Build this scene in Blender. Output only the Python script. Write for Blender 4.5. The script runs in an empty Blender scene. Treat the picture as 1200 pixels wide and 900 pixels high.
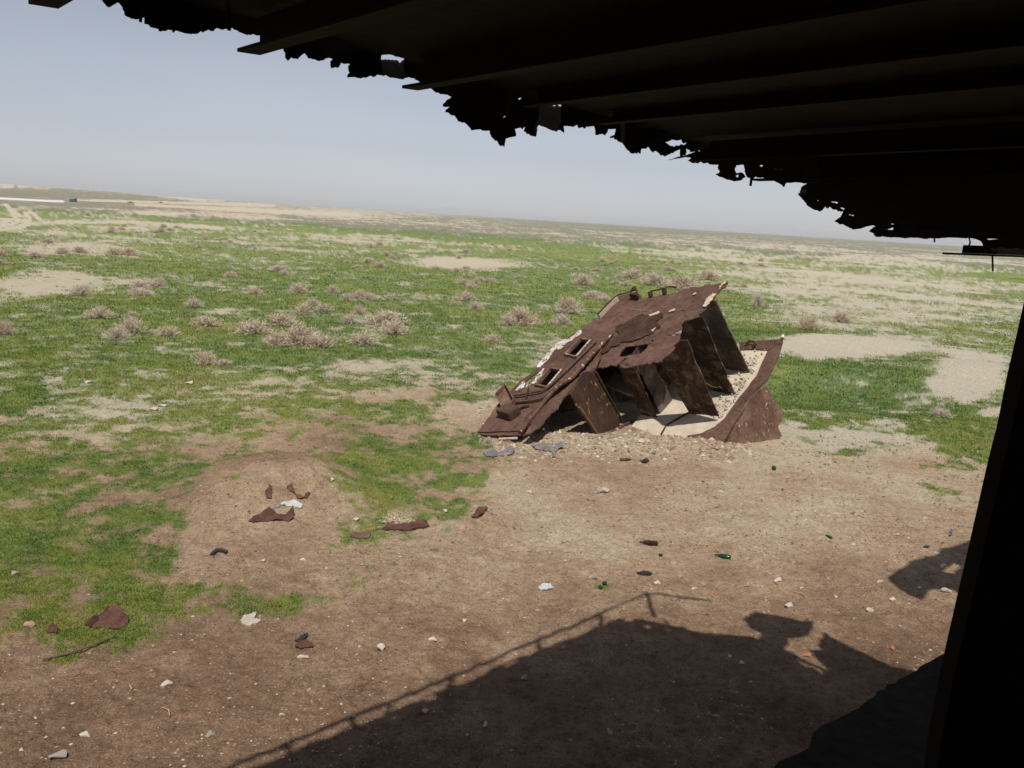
import bpy, bmesh, math, random
import numpy as np
from mathutils import Vector, Matrix
from mathutils.geometry import delaunay_2d_cdt

random.seed(7); rng = np.random.default_rng(11)
scene = bpy.context.scene
COL = scene.collection

# ------------------------------------------------------------------ camera, sky, sun
FPX, CAMH = 971.0, 4.5
ROLL = math.atan(.062); PITCH = math.atan((450-255.2)*math.cos(ROLL)/FPX)
cd = bpy.data.cameras.new("camera"); cam = bpy.data.objects.new("camera", cd); COL.objects.link(cam)
cd.sensor_width = 36; cd.lens = FPX/1200*36; cd.clip_start = .05; cd.clip_end = 20000
cam.matrix_world = (Matrix.Translation((0, 0, CAMH)) @ Matrix.Rotation(math.pi/2-PITCH, 4, 'X')
                    @ Matrix.Rotation(ROLL, 4, 'Z'))
scene.camera = cam
SUN_EL, SUN_AZ = math.radians(60), math.radians(1.1)     # light travels along +Y, slightly to +X
SHADOW = np.array([math.sin(SUN_AZ), math.cos(SUN_AZ), 0])
KS = 1/math.tan(SUN_EL)
world = bpy.data.worlds.new("World"); scene.world = world; world.use_nodes = True
wn = world.node_tree.nodes; wl = world.node_tree.links; wn.clear()
sky = wn.new("ShaderNodeTexSky"); sky.sky_type = 'NISHITA'; sky.sun_disc = False
sky.sun_elevation = SUN_EL; sky.sun_rotation = math.pi+SUN_AZ
sky.air_density = 1.0; sky.dust_density = 0.42; sky.ozone_density = 1.0; sky.altitude = 0
hsv = wn.new("ShaderNodeHueSaturation"); hsv.inputs['Saturation'].default_value = .30
bg = wn.new("ShaderNodeBackground"); bg.inputs['Strength'].default_value = .085
wo = wn.new("ShaderNodeOutputWorld")
wl.new(sky.outputs[0], hsv.inputs['Color']); hz = wn.new("ShaderNodeMix"); hz.data_type = 'RGBA'; hz.blend_type = 'MULTIPLY'; hz.inputs[0].default_value = 1; hz.inputs[7].default_value = (.935, .96, 1.065, 1)
tcw = wn.new("ShaderNodeTexCoord"); mpw = wn.new("ShaderNodeMapping"); mpw.inputs['Scale'].default_value = (1.2, 1.2, 5.)
nzw = wn.new("ShaderNodeTexNoise"); nzw.inputs['Scale'].default_value = 1.6; nzw.inputs['Detail'].default_value = 5
crw = wn.new("ShaderNodeValToRGB"); crw.color_ramp.elements[0].position = .3; crw.color_ramp.elements[0].color = (.955, .96, .97, 1); crw.color_ramp.elements[1].position = .7; crw.color_ramp.elements[1].color = (1.03, 1.025, 1.015, 1)
wl.new(tcw.outputs['Generated'], mpw.inputs[0]); wl.new(mpw.outputs[0], nzw.inputs['Vector']); wl.new(nzw.outputs['Fac'], crw.inputs[0])
hz2 = wn.new("ShaderNodeMix"); hz2.data_type = 'RGBA'; hz2.blend_type = 'MULTIPLY'; hz2.inputs[0].default_value = 1
wl.new(hsv.outputs[0], hz2.inputs[6]); wl.new(crw.outputs[0], hz2.inputs[7]); wl.new(hz2.outputs[2], hz.inputs[6]); wl.new(hz.outputs[2], bg.inputs[0]); wl.new(bg.outputs[0], wo.inputs[0])
sl = bpy.data.lights.new("sun", 'SUN'); sl.energy = 4.35; sl.angle = math.radians(.6); sl.color = (1, .95, .87)
so = bpy.data.objects.new("sun", sl); COL.objects.link(so)
sd = Vector((SHADOW[0]*math.cos(SUN_EL), SHADOW[1]*math.cos(SUN_EL), -math.sin(SUN_EL)))
so.rotation_euler = sd.to_track_quat('-Z', 'Y').to_euler()
vs = scene.view_settings; vs.view_transform = 'Standard'; vs.look = 'None'; vs.exposure = 0.0; vs.gamma = 1
vs.use_curve_mapping = False
cy = scene.cycles; cy.max_bounces = 6; cy.diffuse_bounces = 3; cy.volume_bounces = 0; cy.use_denoising = True

# ------------------------------------------------------------------ geometry of the view (numpy)
fwd = np.array([0, math.cos(PITCH), -math.sin(PITCH)])
_r0 = np.array([1., 0, 0]); _u0 = np.cross(_r0, fwd)
RV = math.cos(ROLL)*_r0+math.sin(ROLL)*_u0; UV = np.cross(RV, fwd)
C = np.array([0, 0, CAMH])
def ray(x, y):
    d = fwd+RV*(x-600)/FPX-UV*(y-450)/FPX
    return d/np.linalg.norm(d)
def proj(p):
    d = np.asarray(p, float)-C; z = np.maximum(d@fwd, 1e-3)
    return np.stack([600+FPX*(d@RV)/z, 450-FPX*(d@UV)/z], -1)
def gnd(x, y, z=0):
    d = ray(x, y); return C+d*((z-CAMH)/d[2])
def onp(x, y, P, n):
    d = ray(x, y); return C+d*(((P-C)@n)/(d@n))

# ------------------------------------------------------------------ value noise
def _hash(i, j, seed):
    h = (i.astype(np.int64)*374761393+j.astype(np.int64)*668265263+seed*1274126177) & 0xffffffff
    h = ((h ^ (h >> 13))*1274126177) & 0xffffffff
    return ((h ^ (h >> 16)) & 0xffff)/65535.0
def vnoise(x, y, seed=0):
    i = np.floor(x); j = np.floor(y); fx = x-i; fy = y-j
    fx = fx*fx*fx*(fx*(fx*6-15)+10); fy = fy*fy*fy*(fy*(fy*6-15)+10)
    a = _hash(i, j, seed); b = _hash(i+1, j, seed); c = _hash(i, j+1, seed); d = _hash(i+1, j+1, seed)
    return a+(b-a)*fx+(c-a)*fy+(a-b-c+d)*fx*fy
def fbm(x, y, sc, oct=4, seed=0, g=.5):
    x = np.asarray(x, float); y = np.asarray(y, float)
    s = 0; a = 1; t = 0
    for o in range(oct):
        ca, sa = math.cos(o*1.1+.4), math.sin(o*1.1+.4)
        s = s+a*vnoise((x*ca-y*sa)*sc+17.3*o, (x*sa+y*ca)*sc-9.1*o, seed+o); t += a; a *= g; sc *= 2.03
    return s/t
def smooth(a, b, x):
    t = np.clip((x-a)/(b-a), 0, 1); return t*t*(3-2*t)

# ------------------------------------------------------------------ object helpers
def link(name, mesh, mat=None, parent=None):
    o = bpy.data.objects.new(name, mesh); COL.objects.link(o)
    if mat is not None: mesh.materials.append(mat)
    if parent is not None: o.parent = parent
    return o
def tag(o, label=None, cat=None, group=None, kind=None):
    if label: o['label'] = label
    if cat: o['category'] = cat
    if group: o['group'] = group
    if kind: o['kind'] = kind
    return o
def thing(name, label, cat, loc=(0, 0, 0), group=None):
    o = bpy.data.objects.new(name, None); COL.objects.link(o); o.location = loc; o.empty_display_size = .2
    return tag(o, label, cat, group)
def mesh_of(name, v, f, smooth_=False):
    m = bpy.data.meshes.new(name); m.from_pydata([tuple(map(float, p)) for p in v], [], [tuple(map(int, q)) for q in f]); m.update()
    if smooth_: m.shade_smooth()
    return m
def mesh_np(name, v, tri):
    m = bpy.data.meshes.new(name); n = len(v); k = len(tri); w = tri.shape[1]
    m.vertices.add(n); m.vertices.foreach_set('co', np.asarray(v, np.float32).ravel())
    m.loops.add(k*w); m.loops.foreach_set('vertex_index', np.asarray(tri, np.int32).ravel())
    m.polygons.add(k); m.polygons.foreach_set('loop_start', np.arange(0, k*w, w, dtype=np.int32))
    m.polygons.foreach_set('loop_total', np.full(k, w, np.int32)); m.update(calc_edges=True)
    return m
def pattr(m, name, a):
    at = m.attributes.new(name, 'FLOAT', 'POINT'); at.data.foreach_set('value', np.asarray(a, np.float32).ravel())
def box(bm, c, ax, h):
    """box: centre, three axes, half sizes"""
    c = Vector(c); A = [Vector(a).normalized()*s for a, s in zip(ax, h)]
    vs_ = [bm.verts.new(c+A[0]*i+A[1]*j+A[2]*k) for i in (-1, 1) for j in (-1, 1) for k in (-1, 1)]
    for f in ((0, 1, 3, 2), (4, 6, 7, 5), (0, 4, 5, 1), (2, 3, 7, 6), (0, 2, 6, 4), (1, 5, 7, 3)):
        bm.faces.new([vs_[i] for i in f])
def tube(bm, pts, r, n=6):
    pts = [Vector(p) for p in pts]; rings = []
    for i, p in enumerate(pts):
        d = (pts[min(i+1, len(pts)-1)]-pts[max(i-1, 0)]).normalized()
        a = d.orthogonal().normalized(); b = d.cross(a)
        if rings and False: pass
        rr = r[i] if isinstance(r, (list, tuple)) else r
        rings.append([bm.verts.new(p+(a*math.cos(t)+b*math.sin(t))*rr) for t in [2*math.pi*k/n for k in range(n)]])
    for A, B in zip(rings, rings[1:]):
        # match the rings by the nearest start vertex
        k0 = min(range(n), key=lambda k: (B[k].co-A[0].co).length)
        for k in range(n):
            bm.faces.new((A[k], A[(k+1) % n], B[(k+1+k0) % n], B[(k+k0) % n]))
    bm.faces.new(rings[0][::-1]); bm.faces.new(rings[-1])
def bm_obj(name, bm, mat, parent=None, off=(0, 0, 0), smooth_=False):
    bmesh.ops.translate(bm, vec=-Vector(off), verts=bm.verts)
    bmesh.ops.recalc_face_normals(bm, faces=bm.faces)
    m = bpy.data.meshes.new(name); bm.to_mesh(m); bm.free()
    if smooth_: m.shade_smooth()
    return link(name, m, mat, parent)

def pip(px, py, poly):
    inside = np.zeros(len(px), bool); n = len(poly)
    for i in range(n):
        x1, y1 = poly[i]; x2, y2 = poly[(i+1) % n]
        c = (y1 > py) != (y2 > py)
        with np.errstate(divide='ignore', invalid='ignore'):
            inside ^= c & (px < (x2-x1)*(py-y1)/((y2-y1) if y2 != y1 else 1e-12)+x1)
    return inside
def rag(poly, seg, amp0):
    """torn outline: each edge broken by midpoint displacement down to the segment length"""
    out = []; n = len(poly); amp = amp0
    def split(a, b, k):
        L = np.linalg.norm(b-a)
        if L < seg or k > 6: return [a]
        d = (b-a)/max(L, 1e-9); nn = np.array([-d[1], d[0]])
        m_ = (a+b)/2+nn*random.gauss(0, 1)*min(amp*2.2, amp*(.35+.9*L/seg*.25), L*.16)+d*random.gauss(0, .08)*L
        return split(a, m_, k+1)+split(m_, b, k+1)
    for i in range(n):
        amp = amp0*random.choice([.15, .5, 1., 1., 1.7]); out += split(np.array(poly[i], float), np.array(poly[(i+1) % n], float), 0)
    return out
def sheet(outline, holes, map3, nrm, thick, seg=.06, amp=.006, grid=None, warp=0., hamp=None):
    """a plate: 2-D outline (with holes) mapped to 3-D; ragged edges; thickness along -nrm; returns verts, faces"""
    polys = [rag(outline, seg, amp)]+[rag(h, seg*.5, amp*.6 if hamp is None else hamp) for h in holes]
    V = []; E = []
    for P in polys:
        b = len(V); V += [Vector((float(p[0]), float(p[1]))) for p in P]
        E += [(b+i, b+(i+1) % len(P)) for i in range(len(P))]
    if grid:
        o = np.array(polys[0]); mn = o.min(0); mx = o.max(0)
        gx, gy = np.meshgrid(np.arange(mn[0], mx[0], grid), np.arange(mn[1], mx[1], grid))
        gx = gx.ravel()+rng.normal(0, grid*.15, gx.size); gy = gy.ravel()+rng.normal(0, grid*.15, gy.size)
        k = pip(gx, gy, polys[0])
        for h in polys[1:]: k &= ~pip(gx, gy, h)
        V += [Vector((float(x), float(y))) for x, y in zip(gx[k], gy[k])]
    r = delaunay_2d_cdt(V, E, [], 0, 1e-5)
    v2 = np.array([(p.x, p.y) for p in r[0]]); tri = np.array([f for f in r[2] if len(f) == 3])
    cc = v2[tri].mean(1); k = pip(cc[:, 0], cc[:, 1], polys[0])
    for h in polys[1:]: k &= ~pip(cc[:, 0], cc[:, 1], h)
    tri = tri[k]
    used = np.unique(tri); mp = -np.ones(len(v2), int); mp[used] = np.arange(len(used)); tri = mp[tri]; v2 = v2[used]
    P3 = np.array([map3(*p) for p in v2]); nn = np.array(nrm, float); nn = nn/np.linalg.norm(nn)
    if warp:
        P3 = P3+nn*((fbm(v2[:, 0]+5, v2[:, 1], 1.6, 3, 3)-.5)*2*warp)[:, None]
    n = len(P3); top = P3; bot = P3-nn*thick
    faces = [tuple(t) for t in tri]+[tuple(n+i for i in t[::-1]) for t in tri]
    ec = {}
    for t in tri:
        for a, b in ((t[0], t[1]), (t[1], t[2]), (t[2], t[0])): ec[(a, b)] = 1
    for a, b in list(ec):
        if (b, a) not in ec: faces.append((b, a, a+n, b+n))
    return np.vstack([top, bot]), faces
def plate(name, outline3, nrm, thick, mat, parent, off, holes3=(), seg=.06, amp=.006, grid=.25, warp=.01, hamp=None):
    """plate given by world points lying in (about) one plane"""
    P = np.array(outline3); o = P.mean(0); nn = np.array(nrm, float); nn /= np.linalg.norm(nn)
    a = P[1]-P[0]; a -= nn*(a@nn); a /= np.linalg.norm(a); b = np.cross(nn, a)
    t2 = lambda q: ((np.array(q)-o)@a, (np.array(q)-o)@b)
    v, f = sheet([t2(p) for p in P], [[t2(p) for p in h] for h in holes3], lambda x, y: o+a*x+b*y, nn, thick, seg, amp, grid, warp, hamp)
    return link(name, mesh_of(name, v-np.array(off), f), mat, parent)

# ------------------------------------------------------------------ materials
def newmat(name, rough=.9):
    m = bpy.data.materials.new(name); m.use_nodes = True; nt = m.node_tree
    b = nt.nodes['Principled BSDF']; b.inputs['Roughness'].default_value = rough
    b.inputs['Specular IOR Level'].default_value = .2
    return m, nt, b
def N(nt, t, **kw):
    n = nt.nodes.new(t)
    for k, v in kw.items(): setattr(n, k, v)
    return n
def noise_node(nt, scale, detail=5, rough=.6, vec=None, dist=0.):
    n = N(nt, 'ShaderNodeTexNoise'); n.inputs['Scale'].default_value = scale; n.inputs['Detail'].default_value = detail
    n.inputs['Roughness'].default_value = rough; n.inputs['Distortion'].default_value = dist
    if vec is not None: nt.links.new(vec, n.inputs['Vector'])
    return n.outputs['Fac']
def ramp(nt, fac, stops):
    r = N(nt, 'ShaderNodeValToRGB'); e = r.color_ramp.elements
    while len(e) < len(stops): e.new(.5)
    for el, (p, c) in zip(e, stops):
        el.position = p; el.color = (*c, 1) if len(c) == 3 else (c[0], c[0], c[0], 1)
    nt.links.new(fac, r.inputs[0]); return r.outputs[0]
def mix(nt, fac, a, b, mode='MIX'):
    m = N(nt, 'ShaderNodeMix', data_type='RGBA', blend_type=mode)
    for s, v in ((0, fac), (6, a), (7, b)):
        if hasattr(v, 'links') or isinstance(v, bpy.types.NodeSocket): nt.links.new(v, m.inputs[s])
        elif isinstance(v, (int, float)): m.inputs[s].default_value = v
        else: m.inputs[s].default_value = (*v, 1)
    return m.outputs[2]
def mth(nt, op, a, b=0., clamp=False):
    m = N(nt, 'ShaderNodeMath', operation=op, use_clamp=clamp)
    for i, v in enumerate((a, b)):
        if isinstance(v, bpy.types.NodeSocket): nt.links.new(v, m.inputs[i])
        else: m.inputs[i].default_value = v
    return m.outputs[0]
def bump(nt, b, h, strength=.5, dist=.02):
    n = N(nt, 'ShaderNodeBump'); n.inputs['Strength'].default_value = strength; n.inputs['Distance'].default_value = dist
    nt.links.new(h, n.inputs['Height']); nt.links.new(n.outputs[0], b.inputs['Normal'])
def rust(name, dark, mid, light, flake=None, flake_amt=.66, scale=1.6, rough=.88, streak=None):
    m, nt, b = newmat(name, rough)
    tc = N(nt, 'ShaderNodeTexCoord').outputs['Object']
    n1 = noise_node(nt, scale, 8, .62, tc, .6); n2 = noise_node(nt, scale*9, 6, .65, tc)
    col = ramp(nt, n1, [(.3, dark), (.5, mid), (.72, light)])
    col = mix(nt, .75, col, ramp(nt, n2, [(.3, (.38,)), (.5, (.95,)), (.7, (1.4,))]), 'MULTIPLY')
    if flake is not None:
        n3 = noise_node(nt, scale*3.1, 9, .7, tc, .8)
        col = mix(nt, ramp(nt, n3, [(flake_amt, (0.,)), (flake_amt+.03, (1.,))]), col, flake)
    if streak is not None:
        n4 = noise_node(nt, scale*2.2, 6, .6, tc, 1.5)
        col = mix(nt, ramp(nt, n4, [(.5, (0.,)), (.62, (.9,))]), col, streak)
    nt.links.new(col, b.inputs['Base Color'])
    bump(nt, b, mth(nt, 'ADD', n1, mth(nt, 'MULTIPLY', n2, .35)), .5, .02)
    return m
def plain(name, col, var=.25, scale=8., rough=.85, bs=.4, alpha=None):
    m, nt, b = newmat(name, rough)
    tc = N(nt, 'ShaderNodeTexCoord').outputs['Object']
    n = noise_node(nt, scale, 7, .65, tc)
    c = mix(nt, ramp(nt, n, [(.3, (0.,)), (.7, (1.,))]), tuple(x*(1-var) for x in col), tuple(min(1, x*(1+var)) for x in col))
    nt.links.new(c, b.inputs['Base Color']); bump(nt, b, n, bs, .02)
    return m
M = {}
M['roof'] = rust('rusted roof plate', (.068, .037, .029), (.116, .063, .047), (.16, .094, .071), (.30, .22, .16), .70, .8)
M['wall'] = rust('rusted wall plate', (.060, .033, .025), (.10, .055, .039), (.145, .085, .06), (.38, .32, .26), .76, 1.3)
M['skirt'] = rust('rusted hull skirt', (.095, .05, .035), (.16, .092, .064), (.25, .16, .115), (.40, .33, .27), .60, 1.8)
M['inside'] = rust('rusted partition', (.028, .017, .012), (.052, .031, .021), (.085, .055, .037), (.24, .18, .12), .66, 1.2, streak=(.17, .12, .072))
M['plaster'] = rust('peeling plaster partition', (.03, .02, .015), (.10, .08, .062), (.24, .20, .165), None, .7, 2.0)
M['closet'] = rust('rust with ochre paint', (.032, .017, .012), (.06, .031, .021), (.09, .046, .03), (.30, .21, .035), .60, 1.1)
M['floor'] = plain('pale floor screed', (.47, .405, .31), .22, 2.6, .92, .3)
M['paint'] = rust('flaking white paint', (.36, .29, .23), (.55, .5, .45), (.66, .63, .6), (.11, .06, .04), .53, 3.2)
M['cream'] = plain('cream sealant', (.46, .37, .27), .3, 10)
M['ridge'] = rust('ridge bar with sealant', (.07, .035, .025), (.11, .055, .038), (.15, .08, .055), (.46, .39, .29), .57, 2.2)
M['darkrust'] = rust('dark rust bars', (.03, .016, .012), (.055, .028, .02), (.09, .045, .03))
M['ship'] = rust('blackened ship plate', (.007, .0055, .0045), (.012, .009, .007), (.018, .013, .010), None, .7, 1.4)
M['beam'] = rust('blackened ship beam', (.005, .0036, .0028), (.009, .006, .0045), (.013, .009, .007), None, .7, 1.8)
M['deck'] = rust('dark deck floor', (.042, .03, .024), (.06, .043, .035), (.08, .06, .049), (.4, .38, .35), .78, 2.0)
M['stone'] = plain('pale stone', (.5, .44, .36), .3, 20)
M['grey stone'] = plain('grey stone', (.3, .27, .24), .3, 20)
M['orange'] = plain('orange brick', (.34, .155, .08), .3, 20)
M['pink'] = plain('pinkish stone', (.45, .24, .2), .25, 20)
M['scrap'] = rust('scrap rust', (.05, .026, .02), (.10, .048, .034), (.16, .08, .05), None, .7, 5)
M['wood'] = plain('weathered wood', (.12, .08, .06), .4, 14)
M['palewood'] = plain('pale board', (.42, .36, .3), .2, 14)
M['straw'] = plain('dry straw', (.36, .29, .2), .25, 14)
M['white'] = plain('white board', (.46, .45, .44), .12, 9, .6)
M['greysheet'] = plain('crumpled grey sheet', (.17, .16, .148), .45, 9, .7)
M['black'] = plain('black rubber', (.03, .03, .035), .3, 12, .6)
M['brownglass'] = plain('brown bottle', (.03, .016, .012), .2, 6, .15, 0)
M['green'] = plain('green bottle', (.008, .06, .028), .3, 9, .12, 0)
M['clear'] = plain('clear plastic', (.45, .47, .48), .3, 14, .2, .6)
M['blue'] = plain('blue plastic', (.06, .09, .2), .2, 14, .4)
M['teal'] = plain('teal paint', (.06, .14, .17), .1, 2, .5)
M['glass'] = plain('dark glass', (.03, .04, .05), .1, 2, .1, 0)
# twigs
m, nt, b = newmat('dry twigs', .95)
oi = N(nt, 'ShaderNodeObjectInfo').outputs['Random']
gm = N(nt, 'ShaderNodeAttribute', attribute_name='tint').outputs['Fac']
c1 = mix(nt, oi, (.585, .465, .345), (.54, .465, .37))
nt.links.new(mix(nt, .6, c1, ramp(nt, gm, [(0, (.45,)), (1, (1.35,))]), 'MULTIPLY'), b.inputs['Base Color']); M['twig'] = m
# grass
m, nt, b = newmat('grass blades', .8)
gm = N(nt, 'ShaderNodeAttribute', attribute_name='tint').outputs['Fac']
gc = ramp(nt, gm, [(0, (.085, .17, .04)), (.45, (.175, .25, .045)), (.75, (.28, .30, .06)), (.9, (.30, .25, .12)), (1, (.40, .32, .21))])
nt.links.new(gc, b.inputs['Base Color'])
tr = N(nt, 'ShaderNodeBsdfTranslucent'); nt.links.new(gc, tr.inputs[0]); ms = N(nt, 'ShaderNodeMixShader'); ms.inputs[0].default_value = .45
nt.links.new(b.outputs[0], ms.inputs[1]); nt.links.new(tr.outputs[0], ms.inputs[2])
nt.links.new(ms.outputs[0], nt.nodes['Material Output'].inputs[0]); M['grass'] = m
# pebbles
m, nt, b = newmat('mixed gravel', .9)
gm = N(nt, 'ShaderNodeAttribute', attribute_name='tint').outputs['Fac']
nt.links.new(ramp(nt, gm, [(0, (.045, .03, .022)), (.25, (.12, .075, .05)), (.6, (.24, .16, .105)), (.8, (.38, .30, .22)), (.95, (.50, .45, .38)), (1, (.33, .17, .10))]), b.inputs['Base Color']); M['gravel'] = m
# ground
m, nt, b = newmat('steppe ground', .96); b.inputs['Specular IOR Level'].default_value = .085
pos = N(nt, 'ShaderNodeTexCoord').outputs['Object']
tone = N(nt, 'ShaderNodeAttribute', attribute_name='tone').outputs['Fac']
gras = N(nt, 'ShaderNodeAttribute', attribute_name='grass').outputs['Fac']
warm = N(nt, 'ShaderNodeAttribute', attribute_name='lush').outputs['Fac']
n05 = noise_node(nt, .5, 6, .6, pos); n3 = noise_node(nt, 3., 7, .65, pos); n14 = noise_node(nt, 14., 6, .7, pos); n50 = noise_node(nt, 55., 3, .7, pos)
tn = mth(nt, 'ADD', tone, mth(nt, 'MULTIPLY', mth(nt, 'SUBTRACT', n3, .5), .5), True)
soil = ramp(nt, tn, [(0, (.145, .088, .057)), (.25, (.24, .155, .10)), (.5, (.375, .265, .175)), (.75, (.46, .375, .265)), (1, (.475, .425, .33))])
soil = mix(nt, .85, soil, ramp(nt, n14, [(.28, (.40,)), (.42, (.85,)), (.55, (1.08,)), (.75, (1.4,))]), 'MULTIPLY')
soil = mix(nt, .85, soil, ramp(nt, n50, [(.3, (.45,)), (.5, (1.,)), (.7, (1.5,))]), 'MULTIPLY')
gcol = ramp(nt, mth(nt, 'ADD', mth(nt, 'MULTIPLY', warm, .75), mth(nt, 'MULTIPLY', n3, .25)), [(.12, (.19, .185, .135)), (.26, (.09, .155, .035)), (.5, (.145, .205, .04)), (.72, (.215, .235, .055)), (.95, (.25, .22, .11))])
gcol = mix(nt, .7, gcol, ramp(nt, n14, [(.3, (.6,)), (.7, (1.35,))]), 'MULTIPLY')
gmask = mth(nt, 'ADD', gras, mth(nt, 'MULTIPLY', mth(nt, 'SUBTRACT', mth(nt, 'ADD', mth(nt, 'MULTIPLY', n14, .55), mth(nt, 'MULTIPLY', n50, .45)), .5), 1.7))
gmask = ramp(nt, gmask, [(.34, (0.,)), (.80, (.88,))])
salt = N(nt, 'ShaderNodeAttribute', attribute_name='salt').outputs['Fac']
col = mix(nt, gmask, soil, gcol); col = mix(nt, salt, col, (.66, .65, .64))
nt.links.new(col, b.inputs['Base Color'])
bump(nt, b, mth(nt, 'ADD', mth(nt, 'MULTIPLY', n14, 1.), mth(nt, 'MULTIPLY', n50, .5)), 1., .05)
M['ground'] = m

# ------------------------------------------------------------------ terrain
def bumpf(x, y, cx, cy, rx, ry, p=2.):
    return np.exp(-(((x-cx)/rx)**2+((y-cy)/ry)**2)**(p/2))
MND = gnd(305, 572)
PIT = gnd(985, 452); BANK = gnd(1000, 403); SPUR = gnd(1135, 437)
def height(x, y):
    x = np.asarray(x, float); y = np.asarray(y, float); r = np.hypot(x, y)
    near = 1/(1+(r/45)**2)
    h = (.22*(fbm(x, y, .12, 3, 1)-.5)+.10*(fbm(x, y, .55, 3, 5)-.5)+.05*(fbm(x, y, 2.2, 3, 9)-.5))*near*smooth(3, 9, r)
    h = h+.06*(fbm(x, y, 8., 2, 21)-.5)*near*smooth(4, 7, r)*(1-smooth(22, 30, r))
    h = h+.38*bumpf(x, y, MND[0], MND[1]+.25, 1.25, 1.35, 3)*(.75+.5*fbm(x, y, 1.1, 3, 31))
    h = h-.55*bumpf(x, y, PIT[0]-.5, PIT[1], 3.6, 3.2, 3)+.35*bumpf(x, y, BANK[0]-.5, BANK[1], 4.2, 1.8)+.35*bumpf(x, y, SPUR[0], SPUR[1], 1.8, 2.6)
    h = h+.16*bumpf(x, y, 4.1, 16.75, .85, .55)+.10*bumpf(x, y, 2.6, 17.0, 1.5, .5)+.05*bumpf(x, y, 1.0, 17.0, 1.2, .5)
    # low tussock undulation of the far plain, and the far ridge to the left
    h = h+.35*(fbm(x, y, .05, 3, 77)-.5)*smooth(40, 90, r)*(1-smooth(400, 900, r))
    az = np.degrees(np.arctan2(x, np.maximum(y, 1e-3)))
    ridge = smooth(900, 1900, r)*(1-smooth(-34, -10, az))*(7.5+4*(fbm(az*3, r*.001, .25, 3, 41)-.5))
    h = h+np.where(y > 0, ridge, 0)+smooth(1200, 2500, r)*np.where(y > 0, 1.6*fbm(az*2, 0*az, .4, 3, 45), 0)
    return h
def gh(x, y): return float(height(np.array([x]), np.array([y]))[0])
def hit(px, py):
    """where the view through a pixel of the photograph meets the terrain"""
    z = 0.
    for _ in range(12):
        p = gnd(px, py, z); z = gh(p[0], p[1])
    return np.array([p[0], p[1], z])

def interp(x, pts):
    a = np.array(pts, float); return np.interp(x, a[:, 0], a[:, 1])
def ell(px, py, cx, cy, rx, ry, k=4.):
    return np.exp(-((((px-cx)/rx)**2+((py-cy)/ry)**2))**(k/2))
BARE = [(-600, 800), (-300, 770), (0, 728), (60, 722), (120, 730), (165, 705), (205, 650), (218, 610), (235, 575), (265, 545), (305, 528), (355, 524), (398, 532), (402, 570), (385, 600), (430, 618), (505, 612), (562, 600), (578, 565), (540, 520), (560, 503), (700, 495), (840, 490), (915, 481), (1000, 485), (1050, 492), (1090, 515), (1120, 548), (1200, 548), (1500, 575), (2000, 640)]
def dseg(px, py, pts):
    d = np.full(px.shape, 1e9)
    for (x1, y1), (x2, y2) in zip(pts, pts[1:]):
        t = np.clip(((px-x1)*(x2-x1)+(py-y1)*(y2-y1))/((x2-x1)**2+(y2-y1)**2), 0, 1)
        d = np.minimum(d, np.hypot(px-x1-t*(x2-x1), (py-y1-t*(y2-y1))*1.6))
    return d
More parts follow.
